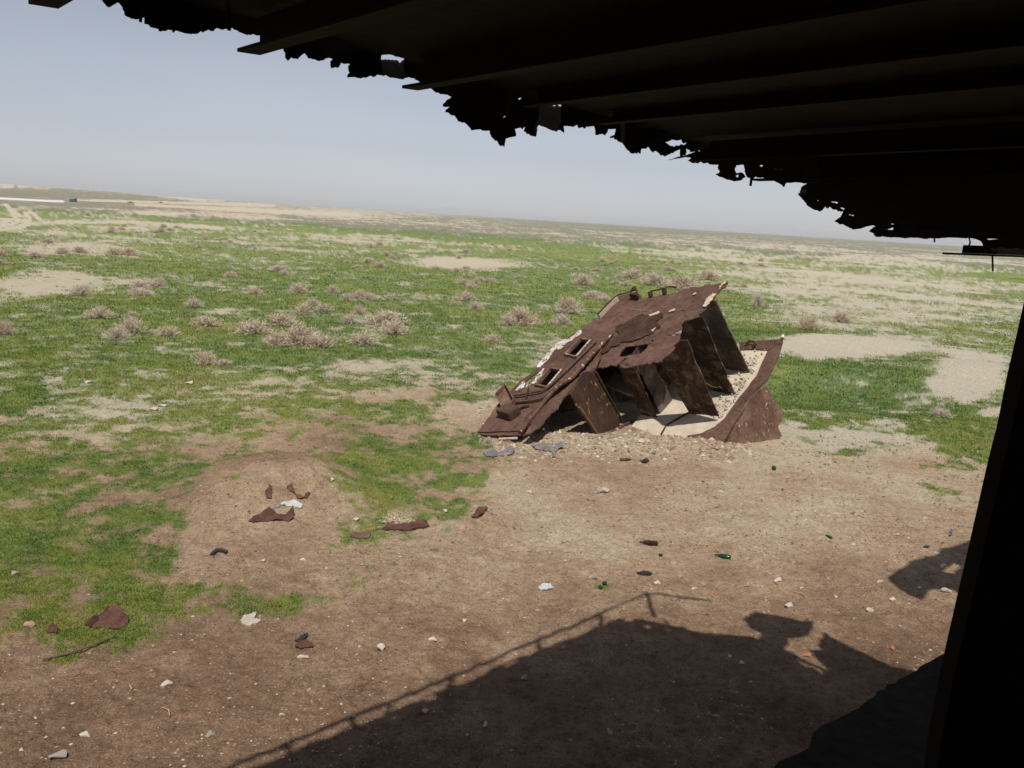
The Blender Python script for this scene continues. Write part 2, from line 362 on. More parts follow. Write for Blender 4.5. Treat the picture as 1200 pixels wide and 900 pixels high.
def cover(x, y):
    """what grows where: grass, soil tone, lushness, salt; from the plan of the photographed ground"""
    P = proj(np.stack([x, y, 0*x], -1)); px, py = P[..., 0], P[..., 1]
    ok = (y > 1); r = np.hypot(x, y)
    px = np.where(ok, px, -500); py = np.where(ok, np.clip(py, 150, 3000), 2000)
    big = fbm(x, y, .22, 4, 101); mid = fbm(x, y, 1.3, 4, 111); fine = fbm(x, y, 5., 3, 121); far = fbm(x, y, .035, 4, 131, .6)
    yb = interp(px+60*(mid-.5)+30*(fine-.5)+40*(big-.5), BARE)
    soft = 14+.02*py
    edge = 1/(1+np.exp(-np.clip((yb-py)/soft+(mid-.5)*5+(fine-.5)*3, -30, 30)))
    g = edge*(.80+.9*(mid-.5)+.5*(fine-.5))
    hor = 218+.062*px
    # bare and thin patches
    for cx, cy, rx, ry, a in ((120, 478, 85, 22, -.5), (70, 515, 90, 16, -.25), (180, 520, 70, 14, -.25), (300, 455, 90, 18, -.12), (440, 428, 75, 10, -.45), (445, 463, 52, 9, -.5),
                              (350, 512, 45, 20, -.25), (450, 505, 75, 20, -.1), (538, 492, 38, 20, -.45), (120, 560, 60, 20, -.12), (60, 600, 50, 18, -.1), (195, 600, 30, 30, -.15), (545, 307, 75, 7, -.8), (262, 366, 35, 5, -.5), (95, 292, 110, 12, -.34), (60, 330, 90, 14, -.4), (20, 345, 50, 10, -.4),
                              (100, 268, 110, 10, -.3), (330, 250, 190, 7, -.3), (985, 408, 95, 13, -1.), (1135, 442, 52, 26, -1.), (1060, 472, 22, 6, -.4), (1165, 482, 24, 5, -.8), (940, 455, 18, 5, -.4), (1080, 385, 160, 30, -.22), (1010, 345, 190, 30, -.16), (980, 372, 130, 14, -.25),
                              (880, 318, 180, 20, -.1), (1100, 310, 220, 22, -.06), (720, 285, 260, 10, -.1)):
        g = g+a*ell(px, py, cx, cy, rx, ry, 3)*(.55+.9*mid)
    for cx, cy, rx, ry, a in ((985, 455, 120, 34, .45), (1120, 505, 60, 28, .35), (880, 392, 120, 9, .5), (900, 460, 60, 40, .4), (470, 560, 80, 42, .25), (420, 540, 40, 30, .15),
                              (240, 708, 130, 20, .48), (150, 738, 60, 16, .35), (985, 532, 30, 6, .4), (1040, 528, 50, 10, .35), (705, 685, 12, 4, .4), (340, 700, 50, 12, .25), (240, 690, 60, 12, .3), (60, 660, 110, 50, .2), (40, 470, 90, 20, .3), (300, 420, 220, 14, .25)):
        g = g+a*ell(px, py, cx, cy, rx, ry, 2.5)*(.5+mid)
    # the far plain: green to the left, thin and pale to the right and near the skyline
    d = py-hor
    farz = smooth(130, 40, d)
    right = smooth(500, 900, px)
    g = g+farz*((far-.5)*1.2-.08-.16*right+(big-.5)*.9)
    g = g-.10*smooth(22, 6, d)*smooth(-100, 260, px)*(.4+far) - .25*smooth(24, 14, d)*smooth(500, 200, px)
    g = g+(big-.5)*.55*(1-farz)
    clump = fbm(x, y, 2.6, 3, 401); speck = fbm(x, y, 9., 2, 411)
    g = g+((clump-.5)*1.1+(speck-.5)*.8)*smooth(.15, .4, g)*(1-.55*smooth(240, 110, d))+.08*ell(px, py, 420, 350, 330, 60, 4)+.07*right*farz+.06*farz-.02*smooth(480, 560, py)
    fp = ell(x, y, 1.9, 18.9, 3.0, 1.9, 6); g = g-1.6*fp
    # tone of the soil: 0 dark brown ... 1 pale
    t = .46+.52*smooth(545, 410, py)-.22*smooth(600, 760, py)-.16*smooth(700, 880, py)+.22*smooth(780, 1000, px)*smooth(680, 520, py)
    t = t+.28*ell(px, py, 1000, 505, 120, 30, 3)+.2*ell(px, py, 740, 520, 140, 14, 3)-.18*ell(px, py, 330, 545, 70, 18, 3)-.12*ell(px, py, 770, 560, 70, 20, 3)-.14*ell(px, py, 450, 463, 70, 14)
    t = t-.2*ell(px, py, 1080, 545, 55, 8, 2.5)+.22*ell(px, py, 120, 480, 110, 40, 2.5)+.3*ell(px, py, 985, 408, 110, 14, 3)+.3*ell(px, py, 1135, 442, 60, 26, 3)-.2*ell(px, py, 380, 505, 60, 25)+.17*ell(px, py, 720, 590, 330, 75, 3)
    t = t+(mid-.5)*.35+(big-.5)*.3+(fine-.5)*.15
    t = np.where(ok, t, .25)
    lush = .42+(big-.5)*1.0+(mid-.5)*.6+.5*(fbm(x, y, 3.2, 2, 501)-.5)
    lush = lush-1.2*smooth(30, 12, d)+.25*ell(px, py, 300, 450, 180, 30, 2)-.25*ell(px, py, 1000, 460, 150, 60, 3)+.25*ell(px, py, 440, 590, 60, 15, 2)-.12*ell(px, py, 60, 560, 130, 40, 3)+.12*ell(px, py, 60, 680, 120, 30, 2)
    lush = np.maximum(lush, .24*smooth(22, 36, d))
    # wheel tracks and the white pan far to the left
    tr = np.full(px.shape, 1e9)
    for pts in ([(-40, 276), (0, 270), (25, 265), (35, 257), (30, 249)], [(-10, 268), (12, 263), (30, 257)], [(45, 256), (40, 251), (34, 248)], [(-20, 266), (2, 262), (10, 258), (22, 254)], [(6, 239), (14, 247), (17, 254)], [(12, 246), (21, 252)], [(22, 268), (36, 262)]):
        tr = np.minimum(tr, dseg(px, py, pts))
    trk = np.exp(-(tr/1.9)**2)
    g = g-trk*1.4; t = np.maximum(t, trk*.95)
    g = g-.12*ell(px, py, 15, 257, 36, 15, 3); t = t+.1*ell(px, py, 15, 257, 36, 15, 3)
    lane = np.exp(-(dseg(px, py, [(30, 262), (60, 261), (150, 260), (260, 268)])/3.)**2)
    g = g-.5*lane*(.5+mid)
    sal = np.exp(-(dseg(px, py, [(-200, 221), (0, 232.5), (45, 235), (74, 236)])/1.9)**4)*(px < 80)
    pale = np.zeros(px.shape)
    for pts, w in (([(-150, 203), (0, 214), (18, 216), (34, 217.5)], 3.2), ([(55, 216.5), (85, 218.5), (130, 221.5), (200, 229), (260, 235)], 3.4), ([(-80, 216), (0, 221.3), (15, 222)], 1.6), ([(22, 222), (80, 224.5), (165, 229.5), (240, 236)], 1.8), ([(90, 234.5), (150, 236), (320, 241)], 1.8), ([(160, 240), (300, 246), (420, 252)], 2.)):
        pale = np.maximum(pale, np.exp(-(dseg(px, py, pts)/w)**2))
    g = g+.45*smooth(20, 14, d)*smooth(420, 100, px)+.35*smooth(16, 3, d)*smooth(500, 700, px)-pale*1.3*smooth(34, 20, d); t = t+pale*.3*smooth(34, 20, d)
    hillz = smooth(20, 14, d)*smooth(420, 100, px)
    t = t-.30*hillz*(1-pale)
    return np.clip(g, 0, 1.1), np.clip(t, 0, 1), np.clip(lush, 0, 1), np.clip(sal, 0, 1)

rows = [.3, 1.2, 2.2, 3.2, 4.0]
yy = 1010.
while True:
    a = PITCH+math.atan((yy-450)/FPX); rr = CAMH/math.tan(a) if a > 1e-4 else 1e9
    yy -= 1.8
    if rr > rows[-1]*1.0015:
        if rr > 60 and rr > rows[-1]*1.10 or rr > 1600: break
        rows.append(rr)
while rows[-1] < 5200: rows.append(rows[-1]*1.06)
rows = np.array(rows)
az = np.concatenate([np.radians(np.arange(-42, 42, .125)), np.radians(np.arange(42, 318, 3.))])
NA, NR = len(az), len(rows)
gx = rows[:, None]*np.sin(az)[None]; gy = rows[:, None]*np.cos(az)[None]
gz = height(gx, gy)
vv = np.stack([gx, gy, gz], -1).reshape(-1, 3)
i, j = np.meshgrid(np.arange(NR-1), np.arange(NA), indexing='ij'); j2 = (j+1) % NA
q = np.stack([i*NA+j, i*NA+j2, (i+1)*NA+j2, (i+1)*NA+j], -1).reshape(-1, 4)[:, ::-1]
vv = np.vstack([vv, [[0, 0, 0]]])
gm_ = mesh_np('ground', vv, q)
g_, t_, l_, s_ = cover(vv[:, 0], vv[:, 1])
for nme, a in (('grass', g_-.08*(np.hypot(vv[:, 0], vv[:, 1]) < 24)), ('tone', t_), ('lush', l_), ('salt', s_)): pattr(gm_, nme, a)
gm_.shade_smooth()
tag(link('ground', gm_, M['ground']), kind='structure')

# ------------------------------------------------------------------ grass (stuff)
def scatter_px(n, x0, x1, y0, y1):
    px = rng.uniform(x0, x1, n); py = rng.uniform(y0, y1, n)
    d = fwd[None]+RV[None]*((px-600)/FPX)[:, None]-UV[None]*((py-450)/FPX)[:, None]
    k = d[:, 2] < -.012; d = d[k]; t = -CAMH/d[:, 2]
    return d[:, 0]*t, d[:, 1]*t
gx_, gy_ = scatter_px(300000, -260, 1460, 262, 780)
g, t, l, s = cover(gx_, gy_)
# a second, finer breakup
k = g > rng.uniform(.38, .85, len(g))
# keep grass out from under the wreck's rubble apron
k &= ~((np.abs(gx_-2.3) < 2.7) & (np.abs(gy_-17.9) < 2.))
gx_, gy_, l, g = gx_[k], gy_[k], l[k], g[k]; nT = len(gx_)
rT = np.hypot(gx_, gy_); scl = np.clip(rT/16, .65, 5.)
NB = 5
bx = np.repeat(gx_, NB)+rng.normal(0, 1, nT*NB)*np.repeat(.05*scl, NB); by = np.repeat(gy_, NB)+rng.normal(0, 1, nT*NB)*np.repeat(.05*scl, NB)
bz = height(bx, by)-.01
th = rng.uniform(0, 2*np.pi, nT*NB); hb = rng.uniform(.012, .055, nT*NB)*np.repeat(np.clip(.55+g*.6, .5, 1.3)*np.clip(rT/18, .75, 1.9), NB)
wb = rng.uniform(.005, .011, nT*NB)*np.repeat(np.clip(scl, .8, 5)*1.15, NB)
lean = rng.uniform(.3, 1.1, nT*NB)*hb; la = rng.uniform(0, 2*np.pi, nT*NB)
v0 = np.stack([bx-np.cos(th)*wb, by-np.sin(th)*wb, bz], -1); v1 = np.stack([bx+np.cos(th)*wb, by+np.sin(th)*wb, bz], -1)
v2 = np.stack([bx+np.cos(la)*lean, by+np.sin(la)*lean, bz+hb], -1)
gv = np.stack([v0, v1, v2], 1).reshape(-1, 3)
gmsh = mesh_np('grass', gv, np.arange(len(gv)).reshape(-1, 3))
tint = np.repeat(np.clip(l*.85+.75*(fbm(gx_, gy_, 3.2, 2, 501)-.5)+rng.normal(0, .1, nT), 0, .8), NB)
dry = rng.random(nT*NB) < np.repeat(np.clip(.10+.25*(1-g), 0, .3), NB); tint = np.where(dry, rng.uniform(.78, 1, nT*NB), tint)
pattr(gmsh, 'tint', np.repeat(tint, 3))
tag(link('grass', gmsh, M['grass']), kind='stuff')

# ------------------------------------------------------------------ gravel and clods (stuff)
def pebbles(name, n, area, size, tints, cond, flat=.6):
    x, y = scatter_px(n, *area); g, t, l, s = cover(x, y); k = cond(x, y, g, t); x, y = x[k], y[k]; n = len(x)
    r = np.hypot(x, y)
    base = np.array([(1, 0, 0), (.3, .9, 0), (-.9, .35, 0), (-.5, -.85, 0), (.6, -.75, 0), (.1, .15, .8), (0, 0, -.5)])
    tri = np.array([(0, 1, 5), (1, 2, 5), (2, 3, 5), (3, 4, 5), (4, 0, 5)])
    sz = size[0]*(size[1]/size[0])**(rng.random(n)**2.2)*np.clip(r/11, .8, 2.2)
    P = base[None]*rng.uniform(.6, 1.3, (n, 7, 1)); P[:, :, 2] *= flat*rng.uniform(.5, 1.4, (n, 1))
    a = rng.uniform(0, 2*np.pi, n); ca, sa = np.cos(a), np.sin(a)
    st = rng.uniform(.55, 1, n)[:, None]
    X = P[..., 0]; Y = P[..., 1]*st
    P = np.stack([X*ca[:, None]-Y*sa[:, None], X*sa[:, None]+Y*ca[:, None], P[..., 2]], -1)*sz[:, None, None]
    P += np.stack([x, y, height(x, y)], -1)[:, None]
    m = mesh_np(name, P.reshape(-1, 3), (tri[None]+7*np.arange(n)[:, None, None]).reshape(-1, 3))
    pattr(m, 'tint', np.repeat(tints(n), 7)); return tag(link(name, m, M['gravel']), kind='stuff')
bare = lambda x, y, g, t: (g < .45) & (np.hypot(x, y) > 4.5)
pebbles('soil_clods', 60000, (-200, 1400, 510, 980), (.006, .03), lambda n: rng.uniform(.2, .62, n), lambda x, y, g, t: bare(x, y, g, t) & (fbm(x, y, 1.7, 3, 601)+.25*(rng.random(len(x))-.5) > .49), .8)
pebbles('gravel', 26000, (-200, 1400, 480, 980), (.005, .026), lambda n: np.clip(rng.choice([.12, .4, .62, .75, .85, .93, 1.], n, p=[.16, .12, .19, .22, .2, .10, .01])+rng.normal(0, .04, n), 0, 1), lambda x, y, g, t: bare(x, y, g, t) & (fbm(x, y, .9, 3, 611)+.4*(rng.random(len(x))-.5) > .5), .6)
pebbles('rubble', 6500, (575, 880, 500, 548), (.008, .055), lambda n: np.clip(rng.normal(.70, .13, n), .1, .95), lambda x, y, g, t: (np.abs(proj(np.stack([x, y, 0*x], -1))[:, 1]-522+rng.normal(0, 5, len(x))) < 14), .8)
pebbles('rubble', 700, (560, 660, 470, 520), (.012, .05), lambda n: np.clip(rng.normal(.74, .14, n), .1, .95), lambda x, y, g, t: x > -9, .8)

# ------------------------------------------------------------------ shrubs
def shrub_mesh(seed, n_stem=46, n_tw=15):
    R = np.random.default_rng(seed); V = []; T = []
    for _ in range(n_stem):
        a = R.uniform(0, 2*np.pi); e = R.uniform(.1, 1.5); d = np.array([np.cos(a)*np.cos(e), np.sin(a)*np.cos(e), np.sin(e)*.85])
        L = R.uniform(.7, 1.05)*.5
        p0 = np.array([R.normal(0, .05), R.normal(0, .05), 0]); segs = []
        for s in np.linspace(.2, 1, n_tw):
            p = p0+d*L*s+R.normal(0, .02, 3); b = d+R.normal(0, .75, 3); b[2] += .25; b /= np.linalg.norm(b)
            l = R.uniform(.05, .13); w = np.cross(b, R.normal(0, 1, 3)); w = w/np.linalg.norm(w)*R.uniform(.004, .009)
            p[2] = abs(p[2]); q = p+b*l; q[2] = max(q[2], 0)
            V += [p-w, p+w, q]; T += [R.uniform(.2, 1)*(.4+.6*s)]*3  # tint darkens towards the inside, painting in the shrub's self-shadow
        w = np.cross(d, R.normal(0, 1, 3)); w = w/np.linalg.norm(w)*.008
        V += [p0-w, p0+w, p0+d*L]; T += [.2]*3
    m = mesh_np('shrub', np.array(V), np.arange(len(V)).reshape(-1, 3)); pattr(m, 'tint', T); m.materials.append(M['twig']); return m
SHM = [shrub_mesh(500+k, 85+10*k, 22) for k in range(7)]
def shrub(px, py, wpx, hpx, label, group):
    p = hit(px, py); sc = np.linalg.norm(p-C)/FPX
    o = bpy.data.objects.new('shrub', random.choice(SHM)); COL.objects.link(o)
    o.location = p-np.array([0, 0, .02]); o.rotation_euler = (0, 0, random.uniform(0, 6.28))
    W = wpx*sc; Hh = hpx*sc*1.05
    o.scale = (W, W*random.uniform(.85, 1.1), Hh*2.05); return tag(o, label, 'shrub', group)
GRP = 'dry brown shrubs dotted over the green plain'
big = [
 (350, 404, 56, 27, 'widest dry pinkish brown shrub left of the wreck, middle of a cluster'),
 (325, 404, 34, 18, 'low dry shrub touching the left side of the widest brown shrub'),
 (378, 406, 40, 18, 'low dry shrub touching the right side of the widest brown shrub'),
 (297, 391, 44, 19, 'dry brown shrub just left of the big shrub cluster'),
 (330, 380, 44, 15, 'low grey brown shrub right behind the widest brown shrub'),
 (356, 368, 30, 15, 'smaller pale shrub behind the big shrub cluster'),
 (240, 427, 26, 18, 'small round straw coloured shrub alone on the grass nearest the left edge'),
 (262, 428, 22, 9, 'thin low straw tuft shrub beside the small round straw shrub'),
 (425, 403, 38, 17, 'pale rounded shrub right of the big cluster on bright grass'),
 (463, 391, 40, 18, 'pinkish rounded shrub at the right end of the trio near the bare patch'),
 (452, 381, 52, 18, 'wide dry shrub directly behind the pinkish rounded shrub'),
 (410, 379, 24, 13, 'small dry shrub between the big cluster and the trio'),
 (155, 390, 36, 20, 'dark pinkish shrub standing highest in the left field'),
 (137, 398, 26, 16, 'pale shrub leaning against the dark pinkish shrub of the left field'),
 (196, 394, 26, 14, 'pale low shrub right of the dark pinkish shrub'),
 (118, 372, 34, 13, 'thin greyish shrub up and left of the dark pinkish shrub'),
 (96, 346, 24, 13, 'lone grey shrub beside pale bare ground in the left field'),
 (6, 392, 24, 18, 'dry shrub cut by the left edge of the picture'),
 (228, 360, 22, 12, 'grey brown shrub near the small bare oval of soil'),
 (612, 380, 44, 24, 'broad dry shrub nearest the wreck on its left'),
 (594, 381, 24, 14, 'low shrub leaning on the broad shrub left of the wreck'),
 (665, 367, 36, 21, 'tall rounded shrub just above the torn rear lip of the wreck'),
 (657, 380, 28, 14, 'small pale rounded shrub in front of the tall rounded shrub by the wreck'),
 (683, 334, 26, 14, 'reddish shrub behind the tall rounded shrub'),
 (800, 339, 44, 17, 'widest pinkish shrub behind the roof of the wreck'),
 (768, 334, 36, 15, 'pinkish shrub left of the widest shrub behind the wreck roof'),
 (741, 326, 34, 13, 'low pinkish shrub behind the middle of the wreck roof'),
 (830, 328, 34, 13, 'low shrub right of the widest shrub behind the wreck roof'),
 (948, 386, 30, 17, 'dark dry shrub on pale ground right of the wreck, the left of two'),
 (985, 377, 30, 13, 'dry shrub on pale ground right of the wreck, the right of two'),
 (887, 359, 17, 17, 'narrow upright grey shrub behind the right end of the wreck'),
 (1102, 489, 26, 12, 'small straw shrub on the green hollow near the dark pillar'),
 (545, 352, 28, 12, 'grey brown shrub in the open field above the bare pale strip of the wreck side'),
 (133, 298, 24, 9, 'far brown shrub, left of a touching pair in the far left field'),
 (152, 299, 20, 9, 'far greyish shrub, right of a touching pair in the far left field'),
 (466, 613, 48, 9, 'flat straw coloured tuft shrub at the edge of bare soil by a rusty plank'),
 (572, 522, 14, 12, 'tiny dry tuft under the lowest corner of the wreck'),
 (153, 238, 9, 2.5, 'dark low bush on the far plain, left of two'),
 (188, 238, 7, 2, 'dark low bush on the far plain, right of two')]
for a in big: shrub(a[0], a[1], a[2]*1.1, a[3]*.98, a[4], GRP)
n = 0
while n < 115:
    if n and random.random() < .55: px += random.uniform(-26, 26); py += random.uniform(-7, 7)*(py-218-.062*px)/110; d = 0
    else: px = random.uniform(-30, 1180); d = random.uniform(0, 1)**1.3; py = 218+.062*px+26+d*118
    if py < 218+.062*px+24: py = 218+.062*px+24+random.random()*8
    dens = .25+.9*math.exp(-((px-720)/190)**2)*math.exp(-((py-335)/32)**2)+.35*math.exp(-((px-480)/200)**2)*math.exp(-((py-350)/35)**2)+.2*math.exp(-((px-230)/120)**2)*math.exp(-((py-310)/30)**2)
    if px > 880: dens *= .45 if py < 335 else 0
    if random.random() > dens: continue
    if 550 < px < 930 and py > 352 and not px < 640: continue
    f = (py-218-.062*px)/150
    zone = ('in the far right plain beside the ragged overhang' if px > 900 else 'close behind the roof of the wreck' if px > 640 and py > 312 else 'beyond the shrubs behind the wreck, near the skyline' if px > 560 else
            'in the middle field between big shrub cluster and wreck' if px > 400 and py > 320 else 'in the far middle plain near the skyline' if px > 300 and py < 310 else 'in the green field behind the big shrub cluster' if px > 215 else 'in the left field among pale bare streaks')
    shrub(px, py, random.uniform(16, 40)*f+3, random.uniform(6, 15)*f+1.2, 'small dry tan shrub '+zone, 'small far shrubs '+zone); n += 1

# ------------------------------------------------------------------ the wrecked deckhouse
p = np.array([.65, -.76, .05]); w = np.array([.46, .34, -.82]); p /= np.linalg.norm(p); w -= p*(w@p); w /= np.linalg.norm(w); q = np.cross(w, p); up = -w
P0 = gnd(785, 513)
FL = lambda x, y: onp(x, y, P0, w)
HGT = 1.514
R0 = FL(808, 485)-w*HGT
RF = lambda x, y: onp(x, y, R0, w)
pq = lambda v: (float((v-P0)@p), float((v-P0)@q))
def W(a, b, h): return P0+p*a+q*b-w*h
OFF = gnd(720, 500)
wk = thing('wrecked_deckhouse', 'collapsed rusty brown ship deckhouse tilted on pale rubble in the green plain', 'wreck', OFF)
def wplate(name, outline, n, th, mat, **kw): return plate(name, outline, n, th, M[mat], kw.pop('parent', wk), kw.pop('off', OFF), **kw)
floor_px = [(738, 512), (752, 488), (775, 487), (790, 469), (808, 485), (820, 450), (852, 430), (868, 411), (876, 409), (899, 413), (888, 441), (866, 468), (849, 492), (836, 502), (822, 511), (807, 513), (775, 514)]
fo = [W(-1.15, .25, 0), W(-.9, .3, 0), W(.30, .12, 0)]+[FL(*a) for a in ((836, 505), (852, 490), (869, 468), (889, 441), (901, 411), (876, 409))]+[W(-.2, -3.25, 0), W(-3.0, -3.2, 0), W(-3.0, -1.2, 0), W(-1.2, -1., 0)]
wplate('floor_slab', fo, up, .09, 'floor', amp=.012)
# broken chunks of screed lying along the rim
bm = bmesh.new()
for k in range(190):
    t = random.random(); e = FL(846, 494)*(1-t)+FL(895, 414)*t; c = e-p*abs(random.gauss(0, .25))+q*random.gauss(0, .1)-w*.015
    r_ = .01+.04*random.random()**2.5; rr = Matrix.Rotation(random.uniform(0, 3), 3, Vector((random.random(), random.random(), 1)))
    box(bm, c, [rr@Vector((1, 0, 0)), rr@Vector((0, 1, 0)), rr@Vector((0, 0, 1))], (r_, r_*random.uniform(.4, 1), r_*.35))
o = bm_obj('broken_screed', bm, M['floor'], wk, OFF); o['kind'] = 'stuff'
# crack bar across the floor
bm = bmesh.new(); tube(bm, [FL(808, 484)-w*.02, FL(797, 490)-w*.02, FL(781, 499)-w*.02, FL(775, 510)-w*.02], .022, 5); bm_obj('bent_pipe', bm, M['darkrust'], wk, OFF)
bm = bmesh.new(); tube(bm, [FL(757, 513)-w*.03, FL(795, 513)-w*.03], .03, 5); bm_obj('edge_angle', bm, M['wall'], wk, OFF)
# rim flange and the skirt below it
RI = [FL(*a) for a in ((804, 512), (822, 510), (836, 502), (849, 491), (866, 466), (887, 440), (899, 412), (904, 401))]
tilt = lambda v, h: v-w*h
RO = [tilt(FL(*a), h) for a, h in (((918, 397), .06), ((912, 420), .05), ((897, 448), .03), ((878, 470), .02), ((862, 494), .0), ((846, 521), -.02), ((838, 524), -.06), ((824, 519), -.02))]
wplate('floor_rim', [v-w*.02 for v in RI]+RO, up, .03, 'wall', warp=.015, seg=.08)
sk = [(917, 400), (911, 421), (897, 449), (907, 468), (919, 488), (913, 500), (918, 512), (906, 514), (893, 516), (878, 520), (868, 522), (857, 523), (842, 525), (838, 524), (846, 517), (862, 492), (878, 468), (897, 446)]
SA = FL(897, 450); SB = gnd(906, 516); SC_ = gnd(846, 524, .03)
ns = np.cross(SB-SA, SC_-SA); ns /= np.linalg.norm(ns); ns = ns if ns@(C-SA) > 0 else -ns
SK = lambda x, y: onp(x, y, SA, ns)
wplate('skirt_plate', [SK(*a) for a in ((897, 450), (907, 468), (919, 488), (913, 500), (918, 512), (906, 517), (893, 519), (878, 523), (868, 525), (862, 520), (857, 527), (842, 529), (847, 518), (862, 492), (879, 466))], ns, .025, 'skirt', warp=.04, seg=.07)
# front torn flap of the rim
wplate('torn_flap', [v-w*.04 for v in [FL(*a) for a in ((806, 512), (822, 509), (836, 502), (848, 500), (842, 516), (838, 526), (824, 521), (819, 515))]], up, .02, 'wall', warp=.04)
# raised rim at the far end with its hook
e0, e1 = FL(868, 411), FL(901, 411)
wplate('end_rim', [e0-w*0, e1, FL(917, 398)-w*.04, FL(866, 402)-w*.06], up, .03, 'wall', warp=.02)
bm = bmesh.new(); tube(bm, [FL(875, 406)-w*.08, FL(880, 404)-w*.12, FL(885, 405)-w*.12, FL(887, 408)-w*.1, FL(882, 410)-w*.06], .028, 6); bm_obj('hook', bm, M['darkrust'], wk, OFF)
bm = bmesh.new(); tube(bm, [FL(917, 398)-w*.03, FL(918, 394)-w*.03], [.05, .03], 7); bm_obj('bent_stud', bm, M['paint'], wk, OFF)
# partitions
def partition(name, qv, pl, pr, mat, hl=HGT, hr=HGT, ragb=.0, seg=.1, amp=.008):
    return wplate(name, [W(pl, qv, 0.005), W(pr, qv, 0.005), W(pr, qv, hr), W(pl, qv, hl-.02)], q, .03, mat, seg=seg, amp=amp, warp=.02)
a1 = pq(FL(808, 485)); b1 = pq(FL(842, 488)); a2 = pq(FL(862, 463)); a3 = pq(FL(878, 437))
def panel(qv, px_pts, mat, deep=True):
    Q_ = W(0, qv, 0); pts = [onp(x, y, Q_, q) for x, y in px_pts]
    if deep: pts = [W(-2.9, qv, HGT-.03), W(-2.9, qv, .005)]+pts
    return wplate('partition', pts, q, .03, mat, seg=.1, amp=.008, warp=.02)
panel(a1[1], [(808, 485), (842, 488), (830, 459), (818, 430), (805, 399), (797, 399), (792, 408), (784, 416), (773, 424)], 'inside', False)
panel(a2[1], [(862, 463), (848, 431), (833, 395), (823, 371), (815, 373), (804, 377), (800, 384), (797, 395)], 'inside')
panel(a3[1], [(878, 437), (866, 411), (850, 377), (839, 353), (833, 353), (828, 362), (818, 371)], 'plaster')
c0 = pq(FL(752, 486)); c1 = pq(FL(773, 486)); c2 = pq(FL(785, 468))
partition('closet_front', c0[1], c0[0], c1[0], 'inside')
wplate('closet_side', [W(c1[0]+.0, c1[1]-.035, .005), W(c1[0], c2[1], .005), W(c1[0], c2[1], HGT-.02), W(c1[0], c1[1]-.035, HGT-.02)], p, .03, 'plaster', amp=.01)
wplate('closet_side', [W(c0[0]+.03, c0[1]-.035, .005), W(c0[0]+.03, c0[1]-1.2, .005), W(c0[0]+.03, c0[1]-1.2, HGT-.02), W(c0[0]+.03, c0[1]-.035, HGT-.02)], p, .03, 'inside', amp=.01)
# ochre-stained panel left of the door opening
B1 = gnd(700, 510, .02); B2 = gnd(728, 493, .10)
nb = np.cross(B2-B1, w); nb /= np.linalg.norm(nb); nb = nb if nb@(C-B1) > 0 else -nb
BP = lambda x, y: onp(x, y, B1, nb)
wplate('door_panel', [BP(*a) for a in ((699, 511), (728, 494), (712, 461), (696, 434), (684, 436), (668, 462), (678, 480), (690, 497))], nb, .035, 'closet', warp=.02, amp=.01)
bm = bmesh.new(); tube(bm, [BP(677, 477)+nb*.03, BP(700, 511)+nb*.03], .035, 5); bm_obj('panel_angle', bm, M['skirt'], wk, OFF)
bm = bmesh.new(); tube(bm, [BP(700, 511)+nb*.03, BP(718, 505)+nb*.05, BP(738, 494)+nb*.05], .04, 5); bm_obj('door_sill', bm, M['wall'], wk, OFF)
bm = bmesh.new(); tube(bm, [BP(697, 436)+nb*.02, BP(728, 493)+nb*.02], .03, 5); bm_obj('door_post', bm, M['darkrust'], wk, OFF)
# loose bent fins hanging in the middle room
for nm, pts in (('loose_fin', [(823, 446), (834, 453), (846, 455), (842, 452)]), ):
    P_ = [onp(x, y, W(0, a1[1]-.25, 0), q) for x, y in pts]; bm = bmesh.new(); tube(bm, P_, .012, 4); bm_obj(nm, bm, M['plaster'], wk, OFF)
# wall on the far side and inner end
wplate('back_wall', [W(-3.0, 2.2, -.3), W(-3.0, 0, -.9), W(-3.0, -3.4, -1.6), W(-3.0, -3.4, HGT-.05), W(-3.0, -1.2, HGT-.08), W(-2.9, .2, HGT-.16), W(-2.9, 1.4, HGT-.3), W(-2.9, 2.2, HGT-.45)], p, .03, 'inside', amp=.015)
# roof
roof_px = [(681, 386), (680, 383), (690, 379), (700, 375), (706, 370), (716, 360), (726, 352), (738, 348), (749, 347), (752, 350), (763, 348), (780, 345), (797, 341), (813, 336), (821, 336), (835, 334), (848, 332), (853, 329.5), (851, 334), (845, 339), (839, 345), (836, 352), (829, 363), (822, 366), (817, 373), (803, 376), (799, 383), (806, 386), (802, 392), (794, 400), (791, 409), (785, 416), (780, 420), (770, 425), (750, 427.5), (727, 430), (734, 419.5), (731, 420), (722, 429), (700, 430), (693, 425), (704, 411), (720, 392)]
holes_px = [[(725, 418), (728, 411), (733, 406), (748, 405), (763, 402), (759, 408), (751, 414), (735, 417)], [(763, 400), (766, 398), (766, 401)], [(759, 382), (764, 380), (764, 383), (760, 383)], [(759, 395), (762, 392), (762, 395)], [(796, 365), (800, 363), (799, 366)]]
wplate('roof_plate', [RF(*a) for a in roof_px], up, .03, 'roof', holes3=[[RF(*a) for a in h] for h in holes_px], seg=.03, amp=.012, warp=.025, hamp=.01)
